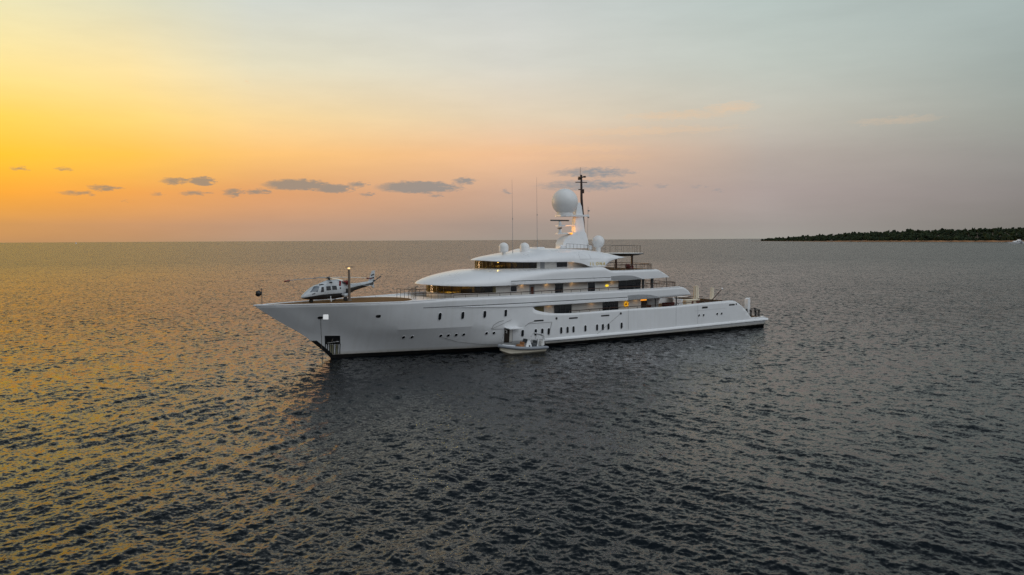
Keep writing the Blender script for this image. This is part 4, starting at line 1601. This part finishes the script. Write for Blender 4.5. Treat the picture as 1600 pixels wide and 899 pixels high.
b.build('inflatable_tube', M['tube'], T, ang=50)
b = MB()
rows = []
for x in np.linspace(-2.75, 2.9, 20):
    w = max(.05, float(tb(x)) - .12)
    rows.append([(x, -w, float(tz(x)) + .02), (x, w, float(tz(x)) + .02)])
b.grid(rows)
b.build('boat_deck', M['white'], T)
b = MB()
rows = []
for x in np.linspace(-2.8, -1.35, 8):
    w = max(.05, float(tb(x)) - .2)
    rows.append([(x, -w, float(tz(x)) + .06), (x, -w * .6, float(tz(x)) + .2), (x, w * .6, float(tz(x)) + .2), (x, w, float(tz(x)) + .06)])
b.grid(rows)
b.build('bow_cushion', M['white'], T)
b = MB()
b.prism([(.2, .5), (.35, 1.05), (.55, 1.42), (.85, 1.38), (1.05, .9), (1.1, .5)], lambda x, z: (x, -.42, z), lambda x, z: (x, .42, z))
cs = b.build('console', M['white'], T)
MB().box((.78, -.425, .8), (.2, .03, .16)).build('console_hatch', M['black'], cs)
b = MB()
b.prism([(.28, 1.05), (.5, 1.46), (.54, 1.46), (.32, 1.05)], lambda x, z: (x, -.4, z + .1), lambda x, z: (x, .4, z + .1))
b.build('windscreen', M['glass'], cs)
b = MB()
b.box((-.25, 0, .78), (.7, .9, .42), bev=.08)
b.box((.0, 0, 1.05), (.16, .85, .45), ry=.4, bev=.06)
b.build('front_seat', mat('tan_leather', (.30, .13, .045), .6, var=.25, vscale=4), T)
b = MB()
b.box((1.6, 0, .8), (.55, .8, .5), bev=.08)
b.box((1.85, 0, 1.1), (.14, .8, .45), bev=.05)
b.build('helm_seat', M['darkgrey'], T)
b = MB()
for sg in (-1, 1):
    b.tube([(1.55, sg * .85, .6), (1.85, sg * .8, 1.6), (2.15, sg * .7, 2.05), (2.6, sg * .65, 2.0)], .045, 8)
    b.tube([(2.35, sg * .85, .6), (2.5, sg * .78, 1.5), (2.75, sg * .65, 1.95)], .045, 8)
b.tube([(2.15, -.7, 2.05), (2.15, .7, 2.05)], .045, 8)
ar = b.build('radar_arch', M['white'], T)
MB().box((2.55, 0, 1.9), (.75, 1.35, .07), ry=.42, bev=.02).build('arch_roof', M['white'], ar)
MB().box((2.78, -.5, 1.62), (.22, .35, .5), bev=.06).build('arch_locker', M['white'], ar)
b = MB()
b.box((2.75, .0, .95), (.5, .8, .6), bev=.1)
b.build('stern_bench', M['cream'], T)
b = MB()
b.box((3.05, 0, .85), (.38, .42, .62), bev=.1)
ob = b.build('outboard_motor', M['black'], T)
MB().box((3.1, 0, .3), (.16, .14, .9)).build('outboard_leg', M['darkgrey'], ob)
MB().tube([(-2.8, .6, .8), (-1.6, 2.0, 1.2), (-.6, 2.9, 1.9)], .018, 4).build('painter_line', M['rope'], T)

# ------------------------------------------------------------------ far boats


def motor_boat(name, label, cat, x, y, L, rz, group=None):
    o = empty(name, (x, y, 0), rz)
    tag(o, label, cat, group)
    b = MB()
    rows = []
    bb = pchip([0, .1, .3, .6, 1], [.02, .35, .8, 1, .95])
    for t in np.linspace(0, 1, 16):
        w = float(bb(t)) * L * .12
        zt = L * (.085 - .03 * t)
        rows.append([(L * (t - .06 * (1 - t)), -w, zt), (L * t, -w * .8, -.3), (L * t, w * .8, -.3), (L * (t - .06 * (1 - t)), w, zt)])
    b.grid(rows, closed=True)
    b.f.append(tuple(range(len(b.v) - 4, len(b.v))))
    b.build('hull', M['white'], o)
    b = MB()
    b.prism([(.2, .07), (.34, .125), (.42, .13), (.62, .13), (.72, .05), (.2, .05)], lambda x, z: (x * L, -.08 * L, z * L), lambda x, z: (x * L, .08 * L, z * L))
    b.build('cabin', M['white'], o)
    b = MB()
    b.prism([(.31, .09), (.35, .117), (.62, .117), (.65, .09)], lambda x, z: (x * L, -.083 * L, z * L), lambda x, z: (x * L, .083 * L, z * L))
    b.build('cabin_window', M['glass'], o)
    b = MB()
    b.prism([(.40, .13), (.46, .165), (.5, .2), (.545, .2), (.54, .165), (.60, .13)], lambda x, z: (x * L, -.06 * L, z * L), lambda x, z: (x * L, .06 * L, z * L))
    b.build('flybridge', M['white'], o)
    b = MB()
    b.box((.55 * L, -.112 * L, .045 * L), (.10 * L, .03 * L, .035 * L))
    b.build('side_opening', M['black'], o)
    return o


motor_boat('motor_boat', 'distant white motor boat with flybridge, anchored off the wooded headland at the right edge', 'motor boat', 958, 1552, 42, .12)
# a speck of a sail on the horizon far to the left
s0 = empty('sailing_boat', (-3290, 6080, 0), .3)
tag(s0, 'tiny white sailing boat on the horizon below the orange sky', 'sailing boat')
b = MB()
b.prism([(-6, 0), (-5, 1.6), (6, 1.6), (5, 0)], lambda x, z: (x, -1.5, z), lambda x, z: (x, 1.5, z))
b.build('hull', M['white'], s0)
b = MB()
b.prism([(-.5, 2.5), (-4.5, 2.5), (-.6, 14)], lambda x, z: (x, -.05, z), lambda x, z: (x, .05, z))
b.prism([(.0, 2), (5, 2), (.1, 13)], lambda x, z: (x, -.05, z), lambda x, z: (x, .05, z))
b.build('sail', M['white'], s0)
MB().tube([(-.3, 0, 1.5), (-.3, 0, 15)], .12, 6).build('mast', M['steel'], s0)

# ------------------------------------------------------------------ wooded headland
SH = [(1178, 3985), (1206, 3838), (1150, 3300), (1105, 2778), (1150, 2520), (1204, 2329), (1268, 2018), (1340, 1780), (1450, 1560)]
SHH = [0.1, 7.5, 14, 18, 19, 21, 24, 23, 21]     # height of the ground behind the shore
_t = np.linspace(0, 1, len(SH))
sx_, sy_, sh_ = pchip(_t, [p[0] for p in SH]), pchip(_t, [p[1] for p in SH]), pchip(_t, SHH)


def hash2(a, b):
    return np.sin(a * .013 + 1.3) * np.sin(b * .017 + .4) + .5 * np.sin(a * .041 + b * .03 + 2) + .3 * np.sin(a * .09 - b * .07)


def ground_at(u, v):
    """u along the shore, v metres inland -> point"""
    x, y = float(sx_(u)), float(sy_(u))
    # inland is to the right and away
    dx, dy = .93, .36
    p = (x + dx * v, y + dy * v)
    top = float(sh_(u))
    cliff = 1.0 + 1.6 * float(sst(.28, .45, u)) * (1 - float(sst(.80, .92, u)))
    z = -1.0 + (1 + cliff) * min(1, v / 9.0) + top * float(sst(8, 150, v)) * (1 + .10 * float(hash2(p[0], p[1])))
    z *= 1 - float(sst(500, 800, v)) * .9
    return (p[0], p[1], z)


rows = []
VS = [0, 3, 6, 9, 14, 22, 34, 50, 70, 95, 120, 150, 190, 240, 300, 380, 480, 600, 800]
for u in np.linspace(0, 1, 120):
    w = min(1.0, .06 + u * 2.2)
    rows.append([ground_at(u, v * w) for v in VS])
b = MB()
b.grid(rows)
mter = mat('headland_soil', (.10, .075, .05), .9, var=.35, vscale=.05)
hd = b.build('headland', mter, ang=60)
hd['kind'] = 'structure'
# the rocky shore strip
b = MB()
rows = []
for u in np.linspace(0.02, .99, 260):
    w = min(1.0, .06 + u * 2.2)
    j = 1.2 * math.sin(u * 371) + .9 * math.sin(u * 913 + 2) + .7 * math.sin(u * 1500)
    x0, y0, _ = ground_at(u, (4 + j) * w)
    x1, y1, z1 = ground_at(u, 9.5 * w)
    x2, y2, z2 = ground_at(u, 11 * w)
    rows.append([(x0 - 3, y0, -1), (x0 - 1.5, y0, .8 + .4 * j * .5), (x1 - 3.5, y1, z1 + 1.4 * w + .45 * j), (x2 - 1, y2, z2 + 1.2 * w)])
b.grid(rows)
rk = mat('ochre_rock', (.30, .18, .10), .9, var=.55, vscale=.03)
rs = b.build('rocky_shore', rk, ang=20)
rs['kind'] = 'structure'


def ico():
    bm = bmesh.new()
    bmesh.ops.create_icosphere(bm, subdivisions=2, radius=1.0)
    v = np.array([x.co[:] for x in bm.verts])
    f = [tuple(q.index for q in p.verts) for p in bm.faces]
    bm.free()
    return v, np.array(f)


IV, IF = ico()


def leaf_mat(name, c0, c1):
    m = bpy.data.materials.new(name)
    m.use_nodes = True
    t = m.node_tree
    bs = t.nodes['Principled BSDF']
    bs.inputs['Roughness'].default_value = .85
    bs.inputs['Specular IOR Level'].default_value = .15
    g_ = t.nodes.new('ShaderNodeNewGeometry')
    r = t.nodes.new('ShaderNodeValToRGB')
    r.color_ramp.elements[0].color = (*c0, 1)
    r.color_ramp.elements[1].color = (*c1, 1)
    t.links.new(g_.outputs['Random Per Island'], r.inputs[0])
    t.links.new(r.outputs[0], bs.inputs['Base Color'])
    return m


ML = leaf_mat('pine_foliage', (.013, .022, .012), (.034, .050, .022))
M['bark'] = mat('pine_bark', (.06, .04, .03), .9)
vs, fs, off = [], [], 0
for k in range(3600):
    u = rng.random() ** .9 * .90 + .093
    w = min(1.0, .06 + u * 2.2)
    v = (10 + 250 * rng.random() ** 1.3) * w
    x, y, z = ground_at(u, v)
    r = (2.2 + 2.8 * rng.random()) * (.7 + .3 * w)
    h = r * (.75 + .5 * rng.random())
    q = IV * (1 + .34 * rng.standard_normal((len(IV), 1)))
    q = q * np.array([r, r, h]) + np.array([x, y, max(z, 0.3) + h * (.9 + 1.5 * rng.random() ** 2) + 1.6 * math.sin(u * 61) + 1.3 * math.sin(u * 143 + 1)])
    vs.append(q)
    fs.append(IF + off)
    off += len(IV)
me = bpy.data.meshes.new('forest')
vv = np.concatenate(vs)
ff = np.concatenate(fs)
me.from_pydata(vv.tolist(), [], ff.tolist())
me.materials.append(ML)
fo = bpy.data.objects.new('forest', me)
COL.objects.link(fo)
tag(fo, 'dense dark green pine wood covering the low headland', 'forest', kind='stuff')


def pine(x, y, z, h, cr, label, group, lone=False):
    o = empty('umbrella_pine', (x, y, z - .5))
    tag(o, label, 'pine tree', group)
    lean = rnd.uniform(-.8, .8)
    b = MB()
    b.tube([(0, 0, 0), (lean * .3, 0, h * .4), (lean, 0, h * .85)], [.45, .35, .2], 6)
    for k in range(4):
        a = rnd.uniform(0, 2 * PI)
        b.tube([(lean * .6, 0, h * .6), (lean + cr * .55 * math.cos(a), cr * .55 * math.sin(a), h * .86)], [.18, .08], 5)
    b.build('trunk', M['bark'], o)
    n = 16
    V, Fc, of = [], [], 0
    for k in range(n):
        a, rr = rnd.uniform(0, 2 * PI), cr * math.sqrt(rnd.random()) * .75
        s = cr * rnd.uniform(.28, .45)
        q = IV * (1 + .25 * rng.standard_normal((len(IV), 1))) * np.array([s, s, s * .55]) + np.array([lean + rr * math.cos(a), rr * math.sin(a), h * (.9 + .1 * (1 - (rr / cr) ** 2)) + rnd.uniform(-.5, .5)])
        V.append(q)
        Fc.append(IF + of)
        of += len(IV)
    m_ = bpy.data.meshes.new('crown')
    m_.from_pydata(np.concatenate(V).tolist(), [], np.concatenate(Fc).tolist())
    m_.materials.append(ML)
    c = bpy.data.objects.new('crown', m_)
    COL.objects.link(c)
    c.parent = o


x, y, z = ground_at(.19, 14)
pine(x, y, z, 15, 5.0, 'lone umbrella pine standing clear near the low tip of the headland', None)
for k in range(64):
    u = .26 + .44 * rnd.random() if k < 34 else .25 + .72 * rnd.random()
    v = rnd.uniform(60, 170)
    x, y, z = ground_at(u, v)
    pine(x, y, z, rnd.uniform(9, 14), rnd.uniform(3.2, 5.2), 'dark umbrella pine rising above the wood along the headland ridge', 'umbrella pines on the headland ridge')

# ------------------------------------------------------------------ sea
ang = np.concatenate([np.radians(np.arange(-180, -54, 3.0)), np.radians(np.linspace(-54, 52, 1180)), np.radians(np.arange(55, 180, 3.0))])
rad = [0.5, 4, 8, 12, 16]
r = 18.0
while r < 420:
    rad.append(r)
    r += float(np.clip(.62 * r * r / (CAM_H * 804), .085, 4.0))
while r < 60000:
    rad.append(r)
    r *= 1.10
rad.append(70000.0)
rad = np.array(rad)
A_, R_ = np.meshgrid(ang, rad)
X = (R_ * np.sin(A_)).ravel()
Yc = (R_ * np.cos(A_)).ravel()
dr = np.gradient(rad)
DR = np.repeat(dr, len(ang))
RR = R_.ravel()
Z = np.zeros_like(X)
DX = np.zeros_like(X)
DY = np.zeros_like(X)
# gust patches: calmer and rougher water
G = .85 + .22 * np.sin(X * .035 + Yc * .021 + 1) * np.sin(Yc * .043 - X * .012) + .15 * np.sin(X * .11 + .4) * np.sin(Yc * .09 + X * .05)
N = 132
lam = np.exp(np.linspace(math.log(.20), math.log(2.7), N))
wr = np.random.default_rng(5)
active = RR < 430
ix = np.where(active)[0]
xa, ya, dra, ga = X[ix], Yc[ix], DR[ix], G[ix]
zz = np.zeros(len(ix))
dx = np.zeros(len(ix))
dy = np.zeros(len(ix))
SL = .172
for l in lam:
    pick = wr.random()
    if l < .6 or pick < .25:
        th = math.radians(-90) + wr.uniform(-1.3, 1.3)
    elif pick < .62:
        th = math.radians(-146) + wr.normal(0, .30)
    else:
        th = math.radians(-20) + wr.normal(0, .30)
    k = 2 * PI / l
    a = SL * math.sqrt(2.0 / N) / k * (1.12 if l < .7 else 1.08 if l < 1.3 else .78)
    fade = np.clip((l / (dra * 1.2) - 1.0), 0, 1)
    ph = k * (xa * math.cos(th) + ya * math.sin(th)) + wr.uniform(0, 2 * PI)
    s_, c_ = np.sin(ph), np.cos(ph)
    w = a * fade * ga
    zz += w * s_
    dx += .85 * w * math.cos(th) * c_
    dy += .85 * w * math.sin(th) * c_
for l, dg in ((4.6, -150), (5.9, -141), (7.3, -155), (9.1, -138), (5.2, -22), (6.4, -14), (8.2, -30), (10.5, -18), (6.9, -90)):
    th = math.radians(dg)
    k = 2 * PI / l
    ph = k * (xa * math.cos(th) + ya * math.sin(th)) + wr.uniform(0, 2 * PI) + .9 * np.sin(xa * .05 + l) * np.sin(ya * .04 + 2 * l)
    w = .015 / k * np.clip(l / (dra * 1.2) - 1, 0, 1) * (.6 + .5 * np.sin(xa * .09 + ya * .06 + 3 * l))
    zz += w * np.sin(ph)
edge = 1 - sst(300, 425, RR[ix])
Z[ix] = zz * edge
X[ix] += dx * edge
Yc[ix] += dy * edge
na, nr = len(ang), len(rad)
I = (np.arange(nr - 1)[:, None] * na + np.arange(na)[None, :])
J = (np.arange(nr - 1)[:, None] * na + (np.arange(na)[None, :] + 1) % na)
quads = np.stack([I, J, J + na, I + na], axis=-1).reshape(-1, 4)
me = bpy.data.meshes.new('sea')
nv, nq = len(X), len(quads)
me.vertices.add(nv)
me.vertices.foreach_set('co', np.stack([X, Yc, Z], -1).astype(np.float32).ravel())
me.loops.add(nq * 4)
me.loops.foreach_set('vertex_index', quads[:, ::-1].astype(np.int32).ravel())
me.polygons.add(nq)
me.polygons.foreach_set('loop_start', np.arange(0, nq * 4, 4, dtype=np.int32))
me.polygons.foreach_set('loop_total', np.full(nq, 4, dtype=np.int32))
me.polygons.foreach_set('use_smooth', np.ones(nq, dtype=bool))
me.update(calc_edges=True)
me.validate()
sea = bpy.data.objects.new('sea', me)
COL.objects.link(sea)
sea['kind'] = 'structure'


def sea_mat():
    m = bpy.data.materials.new('sea_water')
    m.use_nodes = True
    t = m.node_tree
    bs = t.nodes['Principled BSDF']
    bs.inputs['Base Color'].default_value = (.0012, .0038, .0062, 1)
    bs.inputs['IOR'].default_value = 1.225
    bs.inputs['Roughness'].default_value = .07
    g_ = t.nodes.new('ShaderNodeNewGeometry')

    def slope(scale, amp, detail, stretch):
        mp = t.nodes.new('ShaderNodeMapping')
        mp.inputs['Scale'].default_value = stretch
        n = t.nodes.new('ShaderNodeTexNoise')
        n.inputs['Scale'].default_value = scale
        n.inputs['Detail'].default_value = detail
        n.inputs['Roughness'].default_value = .6
        t.links.new(g_.outputs['Position'], mp.inputs[0])
        t.links.new(mp.outputs[0], n.inputs['Vector'])
        s = t.nodes.new('ShaderNodeVectorMath')
        s.operation = 'SUBTRACT'
        s.inputs[1].default_value = (.5, .5, .5)
        t.links.new(n.outputs['Color'], s.inputs[0])
        k = t.nodes.new('ShaderNodeVectorMath')
        k.operation = 'MULTIPLY'
        k.inputs[1].default_value = (amp, amp, 0)
        t.links.new(s.outputs[0], k.inputs[0])
        return k.outputs[0]

    def vadd(a, b_):
        v = t.nodes.new('ShaderNodeVectorMath')
        v.operation = 'ADD'
        t.links.new(a, v.inputs[0])
        t.links.new(b_, v.inputs[1])
        return v.outputs[0]

    near = slope(6.0, .72, 4, (1, 1, 1))
    far = slope(1.5, 2.7, 5, (1, 1, 1))
    swell = slope(.10, .30, 3, (1, 1, 1))
    cd = t.nodes.new('ShaderNodeVectorMath')
    cd.operation = 'LENGTH'
    t.links.new(g_.outputs['Position'], cd.inputs[0])
    # waves too small for the mesh take over where the mesh waves end (distance over the water, not to the viewer)
    mr = t.nodes.new('ShaderNodeMapRange')
    mr.inputs['From Min'].default_value = 28
    mr.inputs['From Max'].default_value = 150
    mr.inputs['To Min'].default_value = .0
    mr.inputs['To Max'].default_value = 1.0
    t.links.new(cd.outputs['Value'], mr.inputs['Value'])
    fs_ = t.nodes.new('ShaderNodeVectorMath')
    fs_.operation = 'SCALE'
    t.links.new(far, fs_.inputs[0])
    t.links.new(mr.outputs[0], fs_.inputs['Scale'])
    rr_ = t.nodes.new('ShaderNodeMapRange')
    rr_.inputs['From Min'].default_value = 60
    rr_.inputs['From Max'].default_value = 500
    rr_.inputs['To Min'].default_value = .06
    rr_.inputs['To Max'].default_value = .24
    t.links.new(cd.outputs['Value'], rr_.inputs['Value'])
    t.links.new(rr_.outputs[0], bs.inputs['Roughness'])
    nrm = vadd(vadd(vadd(g_.outputs['Normal'], near), fs_.outputs[0]), swell)
    nn = t.nodes.new('ShaderNodeVectorMath')
    nn.operation = 'NORMALIZE'
    t.links.new(nrm, nn.inputs[0])
    t.links.new(nn.outputs[0], bs.inputs['Normal'])
    return m


me.materials.append(sea_mat())
